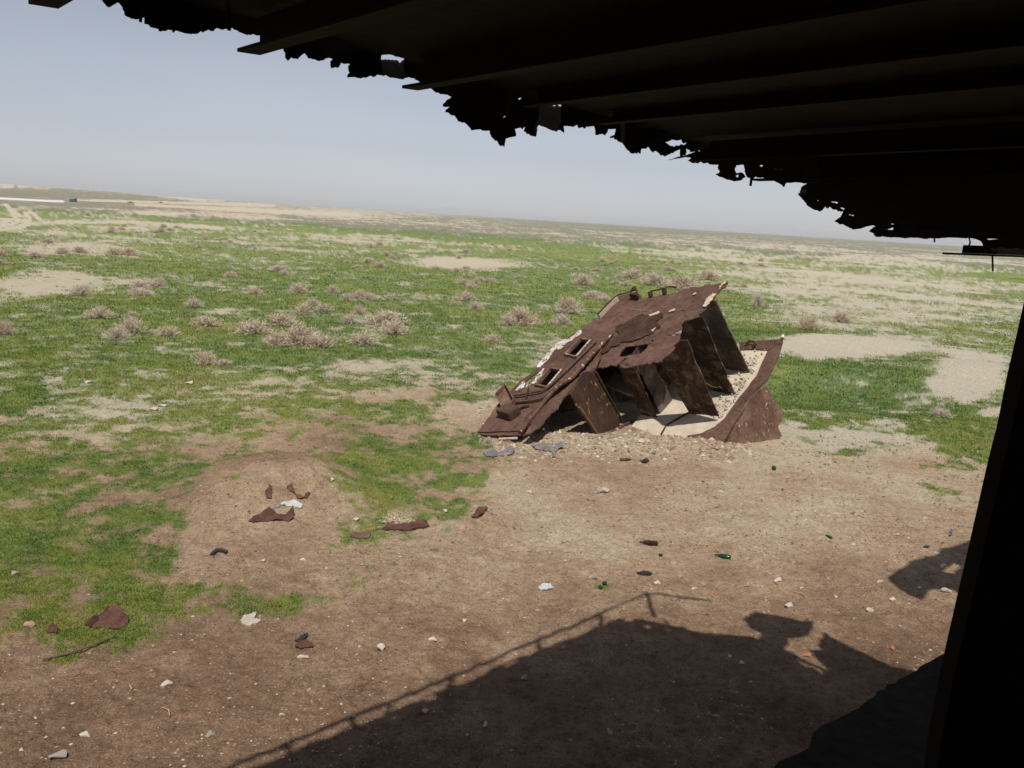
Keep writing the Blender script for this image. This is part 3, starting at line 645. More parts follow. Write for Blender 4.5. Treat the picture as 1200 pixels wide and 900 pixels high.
# darker blistered layer lifted on the roof
bl = [(722, 384), (733, 380), (745, 372), (757, 370), (770, 366), (778, 372), (768, 378), (775, 384), (763, 392), (752, 397), (742, 401), (728, 402), (716, 408), (706, 416), (697, 422), (703, 412), (716, 396), (727, 392)]
wplate('blistered_layer', [RF(*a)+up*.035 for a in bl], up, .012, 'darkrust', seg=.03, amp=.03, warp=.02)
for pts in ([(760, 371), (773, 366), (774, 368), (762, 372.5)], [(763, 389), (768, 385), (770, 386), (766, 390)], [(828, 352), (836, 345), (840, 346), (834, 354), (827, 361), (824, 361)], [(843, 338), (850, 331.5), (851, 333), (844, 341)], [(784, 366), (791, 363), (792, 364.5), (785, 367.5)], [(812, 347), (816, 344), (816.5, 345.5)]):
    wplate('pale_flake', [RF(*a)+up*.045 for a in pts], up, .012, 'cream', seg=.015, amp=.012, grid=None, warp=0)
# lip turned up along the rear edge
lip = [(703, 373), (715, 360), (725, 351), (737, 348), (748, 345)]
LB = [RF(*a) for a in lip]
nl = np.cross(LB[2]-LB[0], up); nl /= np.linalg.norm(nl); nl = nl if nl@(C-LB[0]) > 0 else -nl
bm = bmesh.new()
for (A, B_) in zip(LB, LB[1:]):
    c = (A+B_)/2+up*.05; d = B_-A; box(bm, c, (d, up, np.cross(d, up)), (np.linalg.norm(d)/2+.01, .07, .035))
bm_obj('rear_lip', bm, M['cream'], wk, OFF)
bm = bmesh.new(); tube(bm, [v+up*.125 for v in LB]+[RF(749, 352)+up*.1], .03, 5); bm_obj('lip_edge', bm, M['darkrust'], wk, OFF)
box_c = RF(745, 350)+up*.10
bm = bmesh.new(); box(bm, box_c, (p, q, up), (.12, .04, .06)); bm_obj('lip_bracket', bm, M['darkrust'], wk, OFF)
bm = bmesh.new(); tube(bm, [RF(764, 347)+up*.02, RF(764, 346)+up*.12, RF(778, 343)+up*.12, RF(786, 341)+up*.13, RF(794, 340.5)+up*.1], .022, 5)
tube(bm, [RF(779, 345), RF(780, 343)+up*.12], .06, 5); tube(bm, [RF(763, 348), RF(763, 346)+up*.1], .06, 5)
bm_obj('rear_rail', bm, M['darkrust'], wk, OFF)
bm = bmesh.new()
for px_, py_ in ((804, 386), (799, 388), (796, 390)): tube(bm, [RF(px_-8, py_+3), RF(px_+3, py_), RF(px_+6, py_+1)-up*.05], .015, 4)
bm_obj('torn_strips', bm, M['paint'], wk, OFF)
# window wall
S1, S2, S3 = RF(722, 389), RF(681, 387), gnd(585, 511, .10)
nw = np.cross(S2-S1, S3-S1); nw /= np.linalg.norm(nw); nw = nw if nw[2] > 0 else -nw
ST = lambda x, y: onp(x, y, S1, nw)
wall_px = [(681, 386), (667, 394), (656, 404), (642, 417), (629, 430), (619, 440), (609, 447), (599, 457), (592, 464), (585, 472), (577, 485), (566, 498), (559, 508.5), (572, 510), (584, 510.5), (600, 510), (609, 509.5), (620, 496), (641, 467), (656, 452), (670, 443), (690, 421), (706, 403), (721, 390)]
W1 = [(662.7, 416.7), (680.7, 398.7), (692.7, 400.7), (676, 420)]; W2 = [(628.7, 452.7), (645.3, 433.2), (659, 435.4), (642.4, 455.6)]
slot = [(613, 455), (617, 446), (627, 438), (636, 431), (638, 433), (630, 442), (620, 454)]
ww = wplate('window_wall', [ST(*a) for a in wall_px], nw, .035, 'wall', holes3=[[ST(*a) for a in h] for h in (W1, W2, slot)], seg=.09, amp=.008, warp=.012, hamp=.002)
wplate('shade_backing', [ST(*a)-nw*.28 for a in ((681, 388), (657, 405), (630, 431), (604, 456), (614, 474), (646, 470), (674, 446), (712, 401))], nw, .02, 'darkrust')  # dark sheet added behind the openings so the windows read as shaded inside
for hpx in (W1, W2):
    Q = [ST(*a)+nw*.02 for a in hpx]; bm = bmesh.new()
    for A, B_ in zip(Q, Q[1:]+Q[:1]):
        d = B_-A; box(bm, (A+B_)/2, (d, nw, np.cross(d, nw)), (np.linalg.norm(d)/2+.02, .04, .022))
    bm_obj('window_frame', bm, M['skirt'], ww, OFF)
    bm = bmesh.new()
    A, B_ = Q[2], Q[3]; d = B_-A; box(bm, (A+B_)/2+nw*.045, (d, nw, np.cross(d, nw)), (np.linalg.norm(d)/2, .006, .02)); bm_obj('window_sill', bm, M['paint'], ww, OFF)
for pts in ([(629, 430), (640, 416), (652, 404), (661, 398), (667, 399), (657, 408), (650, 411), (643, 421), (633, 431)], [(668, 398), (678, 388), (682, 387), (682, 391), (672, 398), (660, 406), (653, 411)], [(616.5, 454), (625, 447.5), (634, 435), (638, 431), (636, 438), (629, 448), (622, 451)], [(604, 458), (613, 447), (616, 449), (609, 458)]):
    wplate('white_paint_patch', [ST(*a)+nw*.018 for a in pts], nw, .006, 'paint', seg=.02, amp=.016, grid=None, warp=0)
# doubled ridge bars between wall and fringe
bm = bmesh.new()
rp = [ST(x, y)+nw*.04 for x, y in ((610, 508.5), (620, 496), (642, 467.5), (655, 454), (671, 444.5), (690, 422.5), (706, 405), (718, 393))]
tube(bm, rp, .045, 6); bm_obj('ridge_bar', bm, M['ridge'], wk, OFF)
bm = bmesh.new()
rp2 = [ST(x, y)+nw*.07 for x, y in ((597, 467), (615, 465), (635, 461), (643, 457), (655, 446), (668, 434), (684, 418), (700, 402))]
tube(bm, rp2, .03, 6); bm_obj('ridge_bar', bm, M['wall'], wk, OFF)
# fringe of torn roof right of the ridge bars
fr = [(612, 510), (622, 497), (643, 469), (672, 446), (691, 425), (706, 407), (700, 425), (696, 434), (684, 439), (672, 452), (664, 461), (655, 473), (654, 478), (645, 484), (638, 494), (631, 501), (622, 507)]
wplate('torn_fringe', [ST(*a)-nw*.01 for a in fr], nw, .025, 'wall', seg=.06, amp=.014, warp=.02)
# folded pocket, tray and box lying on the wall's lower end
pk = [ST(598, 460.5)+nw*.22, ST(620, 460)+nw*.22, ST(640, 465.5)+nw*.07, ST(636, 469)+nw*.02, ST(620, 472)+nw*.02, ST(605, 473)+nw*.02]
wplate('folded_pocket', pk, nb, .02, 'closet', seg=.1, amp=.005, warp=.0, grid=None)
bm = bmesh.new()
for A, B_ in zip([ST(605, 473.5), ST(622, 472), ST(636, 469)], [ST(622, 472), ST(636, 469), ST(645, 461)]):
    d = B_-A; box(bm, (A+B_)/2+nw*.04, (d, nw, np.cross(d, nw)), (np.linalg.norm(d)/2+.01, .03, .03))
bm_obj('pocket_edge', bm, M['wall'], wk, OFF)
T = [ST(585, 472)+nw*.14, ST(598, 463)+nw*.22, ST(607, 477.5)+nw*.14, ST(594, 486)+nw*.03]
bm = bmesh.new(); tc_ = sum(T)/4; nt_ = np.cross(T[1]-T[0], T[3]-T[0]); nt_ /= np.linalg.norm(nt_); nt_ = nt_ if nt_[2] > 0 else -nt_
box(bm, tc_, (T[1]-T[0], T[3]-T[0], nt_), (np.linalg.norm(T[1]-T[0])/2, np.linalg.norm(T[3]-T[0])/2, .012))
for A, B_ in zip(T, T[1:]+T[:1]):
    d = B_-A; box(bm, (A+B_)/2+nt_*.05, (d, nt_, np.cross(d, nt_)), (np.linalg.norm(d)/2, .06, .012))
bm_obj('open_tray', bm, M['skirt'], wk, OFF)
bx_ = [ST(586, 491), ST(593, 482.5), ST(608, 487), ST(606, 493)]
cB = sum(bx_)/4+nw*.13; dx = bx_[2]-bx_[1]; dy = bx_[1]-bx_[0]
bm = bmesh.new(); box(bm, cB, (dx, np.cross(nw, dx), nw*1.), (np.linalg.norm(dx)/2, .16, .10)); bmesh.ops.bevel(bm, geom=bm.edges[:], offset=.02, segments=1, affect='EDGES')
bm_obj('vent_box', bm, M['wall'], wk, OFF)
wplate('lower_plate', [ST(*a)+nw*.03 for a in ((560, 507.5), (585, 473), (604, 476), (622, 474), (628, 482), (620, 491), (613, 505), (598, 507))], nw, .015, 'roof', seg=.1, amp=.006, warp=.012)
wplate('bent_flange', [ST(*a)+nw*.06 for a in ((613, 504), (617, 490), (623, 484), (632, 478), (624, 490))], nw, .02, 'wall', seg=.1, amp=.01, warp=.02)
bm = bmesh.new(); tube(bm, [ST(607, 484)+nw*.05, ST(614, 480)+nw*.07, ST(621, 478)+nw*.05], .03, 5); bm_obj('broken_handle', bm, M['darkrust'], wk, OFF)
bm = bmesh.new(); tube(bm, [ST(584, 512)-nw*.05, ST(605, 511)-nw*.05], .03, 5); bm_obj('edge_batten', bm, M['cream'], wk, OFF)

# ------------------------------------------------------------------ the ship the picture is taken from
bdir = -ray(-340, 197); bdir[2] = 0; bdir /= np.linalg.norm(bdir)
EP = np.array([(-4.2, .85, 5.25), (-2.3, 2.6, 5.17), (-1.74, 3.12, 5.15), (-1.2, 3.65, 5.11), (-.59, 4.23, 5.07), (-.05, 4.80, 5.03), (.50, 5.30, 5.00), (1.05, 5.8, 4.97), (1.54, 6.25, 4.91), (2.04, 6.25, 4.75), (2.57, 6.18, 4.58), (3.04, 6.08, 4.47), (3.53, 5.9, 4.46), (4.6, 5.6, 4.46), (6., 5.2, 4.46)])
EU = np.concatenate([[0], np.cumsum(np.linalg.norm(np.diff(EP, axis=0), axis=1))])
def edge(u): return np.array([np.interp(u, EU, EP[:, k]) for k in range(3)])
LIFT = .14
def deck(u, s):
    # the plate's torn edge curls down instead of reaching out
    return edge(u)+bdir*(s if s > 0 else .2*s)+np.array([0, 0, LIFT+(.03*s if s > 0 else .9*s)])
def px2us(x, y):
    us = np.array([np.interp(x, [0, 285, 480, 800, 1000, 1200], [EU[2], EU[3], EU[4], EU[7], EU[9], EU[12]]), 0.])
    tgt = np.array([x, y], float)
    for _ in range(40):
        f = proj(deck(*us))-tgt
        J = np.stack([(proj(deck(us[0]+.01, us[1]))-proj(deck(us[0]-.01, us[1])))/.02, (proj(deck(us[0], us[1]+.01))-proj(deck(us[0], us[1]-.01)))/.02], 1)
        st = np.linalg.solve(J+1e-6*np.eye(2), f); n_ = np.linalg.norm(st)
        if n_ > .3: st *= .3/n_
        us = us-st
    us[1] = np.clip(us[1], -1.0, 2.6); us[0] = np.clip(us[0], EU[0], EU[-1])
    return tuple(us)
SHIP = np.array([1.5, 1.0, 2.9])
sh = thing('shipwreck', 'black rusted hull with ragged deck overhead, pillar and floor plate framing the view', 'shipwreck', SHIP)
sil = [(119, -4), (124, 3), (131, 3), (138, -1), (143, 4), (146, 14), (153, 18), (160, 19), (170, 16), (169, 24), (176, 28), (185, 30), (202, 31), (203, 35), (206, 32), (220, 36), (233, 35), (235, 33), (247, 33), (262, 31), (272, 29), (280, 34), (288, 37), (298, 37), (310, 41), (316, 43), (322, 43), (330, 50), (335, 62), (337, 68), (341, 64), (349, 66), (354, 61), (357, 59), (361, 65), (368, 66), (375, 68), (382, 65), (392, 67), (387, 72), (388, 77), (397, 76), (399, 70), (408, 71), (412, 74), (408, 77), (411, 83), (407, 88), (415, 87), (423, 89), (436, 86), (447, 85), (460, 88), (471, 90), (486, 89), (497, 96), (510, 105), (523, 108), (532, 112), (526, 116), (519, 122), (529, 123), (522, 129), (533, 133), (537, 140), (547, 143), (552, 150), (563, 149), (574, 151), (578, 160), (584, 166), (591, 171), (593, 160), (605, 157), (603, 149), (610, 147), (612, 149), (615, 146), (614, 152), (621, 156), (628, 158), (632, 144), (646, 150), (661, 155), (661, 145), (673, 146), (690, 146.5), (697, 147), (698, 156), (703, 155), (709, 157), (713, 149), (722, 149), (720, 158), (715, 160), (723, 162), (729, 165), (736, 174), (744, 177), (751, 178), (752, 172), (761, 171), (766, 177), (778, 181), (790, 176), (797, 173), (797, 182), (804, 179), (805, 172), (820, 174), (834, 178)]
holes = [[(361, 30.5), (368, 31), (375, 34), (366, 33)], [(445, 68), (451, 61), (462, 62), (474, 65), (474, 71), (458, 70)], [(438, 77), (443, 76), (442, 79)], [(196, 10.5), (204, 11), (209, 13.5), (199, 13)], [(218, 22), (230, 24), (229, 25.5), (219, 24)], [(241, 24), (248, 24.5), (247, 26)], [(604, 115), (610, 112), (617, 114), (609, 117)], [(628, 113), (636, 113), (652, 118), (666, 123.5), (656, 125), (645, 122), (637, 119)], [(588, 136), (592, 133), (593, 137), (589, 138)], [(726, 141), (734, 139.5), (733, 142)], [(733, 148), (742, 147.5), (742, 149.5)], [(517, 80), (519, 79), (519, 82)], [(531, 81), (533, 81), (533, 83.5)], [(505, 84), (512, 85.5), (511, 87)], [(778, 165), (805, 165), (804, 168), (793, 170), (786, 171)], [(341, 38), (345, 39), (343, 40)],
  [(993, 201), (1000, 197), (1012, 199), (1008, 202)], [(897, 174), (907, 173), (930, 178.5), (912, 179)], [(936, 179.5), (958, 180), (958, 182), (938, 181.5)], [(905, 196.5), (924, 198), (906, 199.5)], [(1022, 223), (1031, 219.5), (1030, 223)], [(945, 200), (954, 199), (957, 202), (947, 202)], [(856, 173), (871, 174.5), (870, 177), (857, 176)], [(838, 176), (845, 174), (843, 178)]]
outl = [(EU[0], .1), (EU[0]+1.2, .02), (EU[1]+.1, -.05)]+[px2us(*a) for a in sil]
ulast = outl[-1][0]
outl += [(max(ulast+.1, EU[8]), .2), (EU[9], .35), (EU[10], .2), (EU[11], 0.03), (EU[12], .0), (EU[13], .1), (EU[14], .2), (EU[14], 8.), (EU[0], 8.)]
# the lit notch in the shadow: a gap rusted out of the deck near its end
def us_of_ground(gx, gy, zz):
    pnt = gnd(gx, gy)-SHADOW*zz*KS
    best = min(((u, s) for u in np.arange(EU[7], EU[13], .05) for s in np.arange(-.3, 2.5, .05)), key=lambda a: np.linalg.norm(deck(*a)[:2]-pnt[:2]))
    return best
notch = [us_of_ground(*a) for a in ((915, 752, 4.75), (935, 742, 4.7), (958, 752, 4.65), (975, 775, 4.65), (968, 790, 4.65), (940, 772, 4.7))]
v, f = sheet(outl, [[px2us(*a) for a in h] for h in holes]+[notch], deck, (0, 0, 1), .012, seg=.012, amp=.0032, grid=.18, warp=0., hamp=.004)
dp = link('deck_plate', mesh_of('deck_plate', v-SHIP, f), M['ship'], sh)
def beam_at(E, length, tipskew=.02, wd=.045, web=.13, start=0., droop=0.):
    bm = bmesh.new(); sdv = np.cross(bdir, [0, 0, 1.]); Z = np.array([0, 0, 1.]); bz_ = bdir+Z*.03
    n_ = 8; fl = []
    for k in range(n_+1):
        s = length*(k/n_)**1.5; c = E+bz_*s
        fl.append((c-sdv*wd+(bdir*tipskew if k == 0 else 0), c+sdv*wd, c))
    def strip(As, Bs, th):
        V = [[bm.verts.new(a) for a in (A, B_, B_+Z*th, A+Z*th)] for A, B_ in zip(As, Bs)]
        for P_, Q_ in zip(V, V[1:]):
            for k in range(4): bm.faces.new((P_[k], P_[(k+1) % 4], Q_[(k+1) % 4], Q_[k]))
        bm.faces.new(V[0][::-1]); bm.faces.new(V[-1])
    strip([a for a, _, _ in fl], [b_ for _, b_, _ in fl], .014)
    wc = [c+bz_*(.12 if k == 0 else 0) for k, (_, _, c) in enumerate(fl)]
    strip([c-sdv*.006+Z*.0145 for c in wc], [c+sdv*.006+Z*.0145 for c in wc], web)
    return bm
def E_at(px_, py_, u0, u1):
    us = np.linspace(u0, u1, 400); return min((edge(u)+bdir*s for u in us for s in (-.25, -.15, 0)), key=lambda P_: np.hypot(*(proj(P_)-np.array([px_, py_]))))
def E_dist(px_, py_, dist): return C+ray(px_, py_)*dist
tips = [(E_dist(50, 8, 3.62), .10), (E_dist(290, 63, 3.85), .10), (E_dist(479, 105, 4.28), .09), (E_dist(612, 126, 4.75), .08), (E_dist(700, 146, 5.2), .08), (E_dist(812, 189, 5.9), .09), (E_dist(884, 212, 6.4), .08), (E_dist(938, 229, 6.5), .08), (E_dist(984, 261, 6.55), .07), (E_dist(1026, 276, 6.6), .07), (E_dist(1106, 298, 6.75), .07)]
for k in range(1, 5): tips.append((tips[0][0]+(EP[1]-EP[2])/np.linalg.norm(EP[1]-EP[2])*.78*k, .10))
for E_, wd in tips:
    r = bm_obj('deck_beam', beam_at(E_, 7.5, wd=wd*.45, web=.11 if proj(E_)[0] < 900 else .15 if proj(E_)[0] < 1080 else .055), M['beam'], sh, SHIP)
# fore-and-aft girders under the beams, further in
for s in (5.2,):
    bm = bmesh.new(); pts = [deck(u, s)-np.array([0, 0, .2]) for u in np.linspace(EU[0], EU[8], 14)]
    for A, B_ in zip(pts, pts[1:]): 
        d = B_-A; box(bm, (A+B_)/2, (d, (0, 0, 1), np.cross(d, [0, 0, 1])), (np.linalg.norm(d)/2, .07, .03))
    bm_obj('girder', bm, M['beam'], sh, SHIP)
# torn flaps hanging from the deck's end (plates standing in the edge plane)
def flap(pts, dist, hol=()):
    c = np.mean(pts, 0); P_ = E_dist(c[0], c[1], dist); nn = C-P_; nn[2] = 0; nn = nn+np.array([-.4, .3, 0])*np.linalg.norm(nn); nn /= np.linalg.norm(nn)
    plate('torn_plate', [onp(x, y, P_, nn) for x, y in pts], nn, .012, M['ship'], sh, SHIP, holes3=[[onp(x, y, P_, nn) for x, y in h] for h in hol], seg=.012, amp=.0032, grid=None, warp=0)
flap([(783, 187.3), (798, 183), (814, 178), (838, 176), (870, 172), (930, 170), (960, 176), (960, 215), (943, 215), (932, 213), (922, 214), (918, 219), (913, 215), (907, 212), (880, 209), (875, 207), (871, 193), (862, 193), (862, 203), (869, 202), (873, 207), (868, 211), (860, 212.5), (847, 208), (838, 204.5), (843, 202), (842, 193), (834, 193), (826, 191), (811, 191), (805, 187.5), (811, 186), (800, 184.5)], 5.75,
     [[(856, 173.5), (871, 174.5), (870, 177), (857, 176)], [(895, 173), (907, 173), (930, 179), (912, 179), (897, 176)], [(905, 196.5), (924, 198), (922, 199.5), (906, 199)], [(889, 194), (894, 193.5), (893, 195.5)], [(861, 206), (866, 205), (864, 208.5)]])
flap([(930, 165), (1200, 165), (1200, 262), (1060, 262), (1022, 264), (1008, 268), (999, 269), (993, 266), (985, 263), (978, 259), (985, 254), (988, 248), (976, 245.5), (972, 242), (966, 242), (963, 246), (960, 248), (953, 245), (946, 241), (942, 235), (936, 229), (939, 219), (946, 214)], 6.15,
     [[(993, 201), (1000, 197), (1012, 199), (1008, 202), (998, 203)], [(1022, 223), (1031, 219.5), (1030, 223)], [(973, 236), (982, 237), (981, 239)], [(984, 243), (990, 244), (988, 246.5)], [(994, 251), (1001, 252), (998, 254)], [(1079, 267, )[:2], (1100, 266), (1098, 269), (1080, 269)] if False else [(1138, 244), (1146, 243), (1144, 246)], [(1102, 241), (1105, 242), (1103, 243)], [(1061, 252), (1064, 253), (1062, 254)], [(945, 200), (953, 199), (957, 202), (947, 202)], [(948, 197), (952, 197), (950, 198.5)], [(957, 234), (959, 235), (957, 236.5)]])
flap([(1018, 271), (1024, 266), (1040, 262), (1200, 262), (1210, 292), (1150, 291), (1153, 290), (1150, 284), (1143, 280), (1136, 278), (1026, 277.5), (1025, 274)], 6.3, [[(1037, 268), (1050, 265), (1052, 269), (1040, 269)], [(1079, 268), (1084, 266), (1098, 266), (1100, 268)], [(1140, 264), (1145, 263.5), (1144, 266)], [(1155, 280), (1162, 279), (1170, 280), (1158, 281)], [(1188, 292 - 30), (1200, 261), (1200, 265)]])
# rods and drain stubs hanging from the deck
def rod(pts, r_, dist): 
    bm = bmesh.new(); tube(bm, [E_dist(x, y, dist) for x, y in pts], r_, 6); bm_obj('hanging_rod', bm, M['ship'], sh, SHIP)
rod([(168, -5), (165, 20), (164.5, 26)], .006, 3.5); rod([(268, 4), (268.5, 36)], .008, 3.7); rod([(448, 30), (446, 62), (443, 84)], .006, 4.1); rod([(881, 205), (879.5, 218)], .009, 6.2)
rod([(1095.5, 276), (1095, 284)], .006, 6.7); rod([(1135, 276), (1137, 284), (1134, 292)], .006, 6.7); rod([(1163, 298), (1163.5, 318)], .006, 6.6); rod([(1043, 195), (1042, 215), (1038, 217)], .012, 6.0)
for x_ in (1090, 1104, 1120):
    rod([(x_, 205), (x_-1, 262)], .02, 6.3)
# bent railing standing on the deck edge: seen only by its shadow
def rail_pt(gx, gy, base):
    """point above the deck edge at 'base' whose shadow falls on the given ground pixel"""
    g0 = gnd(gx, gy); zz = base[2]
    for _ in range(3): pass
    # height so that the shadow's offset perpendicular to the edge fits
    return g0
RS = [(319, 880), (345, 870), (418, 838), (455, 822), (528, 791), (631, 747), (703, 717), (760, 692)]
tops = []; bm = bmesh.new()
for gx_p, gy_p in RS:
    g0 = gnd(gx_p, gy_p)
    # walk along the view of the sun: the rail top lies on the ray g0 -> sun; pick the height that brings it over the edge line
    best = None
    for zz in np.arange(5.2, 6.6, .02):
        pt = g0-SHADOW*zz*KS; pt[2] = zz
        e = min((edge(u) for u in np.linspace(EU[1], EU[9], 120)), key=lambda e_: np.hypot(*(e_[:2]-pt[:2])))
        dd = np.hypot(*(e[:2]-pt[:2]))
        if best is None or dd < best[0]: best = (dd, pt, e)
    tops.append((best[1], best[2]))
rl = [t for t, _ in tops]
bm_ = bmesh.new(); tube(bm_, [rl[0]-(rl[1]-rl[0])*6]+rl+[gnd(800, 699)*0+rl[-1]+np.array([.25, .12, -.25]), rl[-1]+np.array([.8, .28, -.55])], .028, 6); bm_obj('railing_bar', bm_, M['beam'], sh, SHIP)
for tpt, e in tops[1:]:
    bm_ = bmesh.new(); tube(bm_, [e+np.array([0, 0, LIFT]), (e+tpt)/2+np.array([random.gauss(0, .02), 0, LIFT/2]), tpt], .03, 6); bm_obj('railing_post', bm_, M['beam'], sh, SHIP)
# unseen torn sheets and far deck tongue, outlined to cast the ragged ground shadows
def overhead(gpts, zz, name='torn_plate'):
    P_ = []
    for a in gpts:
        g0 = gnd(*a); g0 = g0-SHADOW*zz*KS; g0[2] = zz; P_.append(g0)
    plate(name, P_, (0, 0, 1), .012, M['ship'], sh, SHIP, seg=.08, amp=.015, grid=None, warp=0)
overhead([(872, 722), (885, 712), (905, 716), (930, 722), (955, 727), (950, 742), (925, 745), (925, 752), (918, 780), (892, 785), (886, 755), (893, 738)], 5.15)
overhead([(960, 752), (966, 738), (985, 747), (1005, 757), (1045, 775), (1030, 800), (980, 790)], 4.95)
P_ = []
tongue = [(1040, 675), (1072, 655), (1102, 642), (1150, 630), (1260, 640), (1330, 700), (1200, 720), (1130, 697), (1118, 690), (1110, 688), (1092, 689), (1082, 702), (1062, 693)]
thole = [(1105, 668), (1118, 660), (1126, 664), (1117, 672)]
def over(a, zz):
    g0 = gnd(*a); g0 = g0-SHADOW*zz*KS; g0[2] = zz; return g0
plate('torn_plate', [over(a, 5.3) for a in tongue], (0, 0, 1), .012, M['ship'], sh, SHIP, holes3=[[over(a, 5.3) for a in thole]], seg=.1, amp=.02, grid=None, warp=0)
bm_ = bmesh.new(); tube(bm_, [over((1250, 680), 5.32), over((1250, 680), 5.32)+bdir*2.5+np.array([0, 0, -.5])], .05, 6); bm_obj('plate_strut', bm_, M['beam'], sh, SHIP)
# floor plate and pillar at the right
FZ = 2.9
fpx = [(880, 925), (905, 901), (913, 892), (932, 884), (948, 876), (953, 858), (962, 850), (980, 842), (1000, 831), (1025, 815), (1050, 799), (1070, 786), (1090, 774), (1112, 763), (1160, 748), (1300, 720)]
fp = [gnd(x, y, FZ) for x, y in fpx]
fpoly = fp+[np.array([6., 2., FZ]), np.array([4., -3., FZ]), np.array([-3.5, -3., FZ]), np.array([-1.6, -.4, FZ]), gnd(800, 1100, FZ)]
plate('floor_plate', fpoly, (0, 0, 1), .02, M['deck'], sh, SHIP, seg=.05, amp=.004, grid=.3, warp=.008)
A = E_dist(1203, 366, 1.75); 
def pil(px_, py_): return onp(px_+14, py_, A, np.array([.45, -1., 0])/np.linalg.norm([.45, -1., 0]))
ppl = [pil(1083, 960), pil(1085, 900), pil(1090, 868), pil(1103, 800), pil(1126, 700), pil(1149, 600), pil(1173, 500), pil(1197, 392), pil(1224, 270), pil(1255, 150), pil(1700, 150), pil(1700, 960)]
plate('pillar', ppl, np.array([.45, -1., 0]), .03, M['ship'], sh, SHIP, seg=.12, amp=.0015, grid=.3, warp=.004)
# hull side under the floor, and the bulkhead behind the camera
bm_ = bmesh.new(); hp = fp+[np.array([6., 2., FZ])]; hp = [np.array([-3.5, -3., FZ]), np.array([-1.6, -.4, FZ]), gnd(800, 1100, FZ)]+hp
vt = [bm_.verts.new(a-np.array([-.05, .05, .03])) for a in hp]; vb = [bm_.verts.new((a[0]-.15*0+.25, a[1]-.3, -.2)) for a in hp]
for k in range(len(hp)-1): bm_.faces.new((vt[k], vt[k+1], vb[k+1], vb[k]))
bmesh.ops.solidify(bm_, geom=bm_.faces[:], thickness=.02)
bm_obj('hull_side', bm_, M['ship'], sh, SHIP)
bm_ = bmesh.new(); s0 = 3.6
aa, bb_ = edge(EU[0])+bdir*s0*.9, edge(EU[13])+bdir*7.6
d = bb_-aa; d[2] = 0
box(bm_, (aa+bb_)/2+np.array([0, 0, -.9]), (d, (0, 0, 1), np.cross(d, [0, 0, 1])), (np.linalg.norm(d)/2+1, 1.35, .02)); bm_obj('bulkhead', bm_, M['ship'], sh, SHIP)

# ------------------------------------------------------------------ stones and litter
def rock_mesh(seed):
    R = random.Random(seed); bm = bmesh.new(); bmesh.ops.create_icosphere(bm, subdivisions=2, radius=.5)
    cuts = [(Vector((R.gauss(0, 1), R.gauss(0, 1), R.gauss(0, 1))).normalized(), R.uniform(.18, .40)) for _ in range(14)]
    for v_ in bm.verts:
        for n_, d_ in cuts:
            e_ = v_.co.dot(n_)-d_
            if e_ > 0: v_.co -= n_*e_
        v_.co *= 1+R.gauss(0, .02)
    m_ = bpy.data.meshes.new('stone'); bm.to_mesh(m_); bm.free(); return m_
RM = {}
def rock(px_, py_, wpx, hpx, mat, label, group=None, name='stone', cat='stone'):
    k = (random.randrange(6), mat)
    if k not in RM: mm = rock_mesh(k[0]); mm.materials.append(M[mat]); RM[k] = mm
    P_ = hit(px_, py_); sc = np.linalg.norm(P_-C)/FPX
    o = bpy.data.objects.new(name, RM[k]); COL.objects.link(o); W_ = wpx*sc*1.1; H_ = hpx*sc*1.05
    o.location = P_+np.array([0, 0, H_*.22]); o.rotation_euler = (random.gauss(0, .15), random.gauss(0, .15), random.uniform(-.6, .6)); o.scale = (W_, max(W_*.6, H_*1.1), H_)
    return tag(o, label, cat, group)
rock(195, 802, 15, 7, 'stone', 'bright white flat stone on bare brown soil in the lower left')
rock(246, 862, 12, 9, 'grey stone', 'pale grey pointed stone below the bright white flat stone')
rock(68, 888, 22, 12, 'grey stone', 'largest light grey stone at the bottom left corner')
rock(36, 733, 17, 7, 'pink', 'flat pinkish stone at the edge of the grass beside small rusty scrap')
rock(18, 673, 11, 6, 'grey stone', 'light grey stone lying in the yellow green grass at the left edge')
rock(507, 750, 13, 6, 'stone', 'bright cream stone on open soil left of the railing shadow')
rock(447, 761, 12, 10, 'stone', 'pale upright pointed stone left of the bright cream stone')
rock(356, 771, 14, 5, 'stone', 'flat white stone directly below the small rusty scrap strip')
rock(499, 835, 10, 6, 'stone', 'pale stone just inside the upper edge of the big shadow')
rock(569, 851, 6, 8, 'stone', 'small upright stone deep in the big shadow at centre')
rock(715, 860, 9, 10, 'grey stone', 'grey rounded stone low in the big shadow right of centre')
rock(614, 796, 10, 8, 'grey stone', 'grey stone in the shadow just under the railing line')
rock(925, 711, 13, 8, 'stone', 'rounded cream stone above the torn blob of the shadow')
rock(1019, 716, 12, 6, 'stone', 'flat white stone between the two shadows at the right')
rock(1046, 703, 10, 5, 'stone', 'white stone touching the lower side of the small right shadow')
rock(911, 681, 12, 6, 'stone', 'white stone on open soil below the green bottles')
rock(1032, 683, 8, 5, 'stone', 'small white stone at the left tip of the small right shadow')
rock(945, 769, 12, 7, 'orange', 'orange brick piece lying in the lit gap of the shadow', None, 'brick_piece', 'brick')
rock(1046, 761, 7, 6, 'orange', 'small orange brick piece right of the big shadow', None, 'brick_piece', 'brick')
rock(839, 697, 6, 6, 'orange', 'little orange brick piece on bare soil right of the post shadow', None, 'brick_piece', 'brick')
rock(1036, 719, 9, 5, 'orange', 'flat orange brown brick piece beside the flat white stone', None, 'brick_piece', 'brick')
rock(182, 481, 10, 5, 'stone', 'white stone on the pale bare patch in the left grass')
rock(190, 476, 16, 5, 'stone', 'flat buff stone behind the white stone on the pale bare patch')
rock(340, 522, 7, 6, 'pink', 'small pink stone behind the earth mound')
rock(390, 563, 7, 5, 'stone', 'white stone on the right flank of the earth mound')
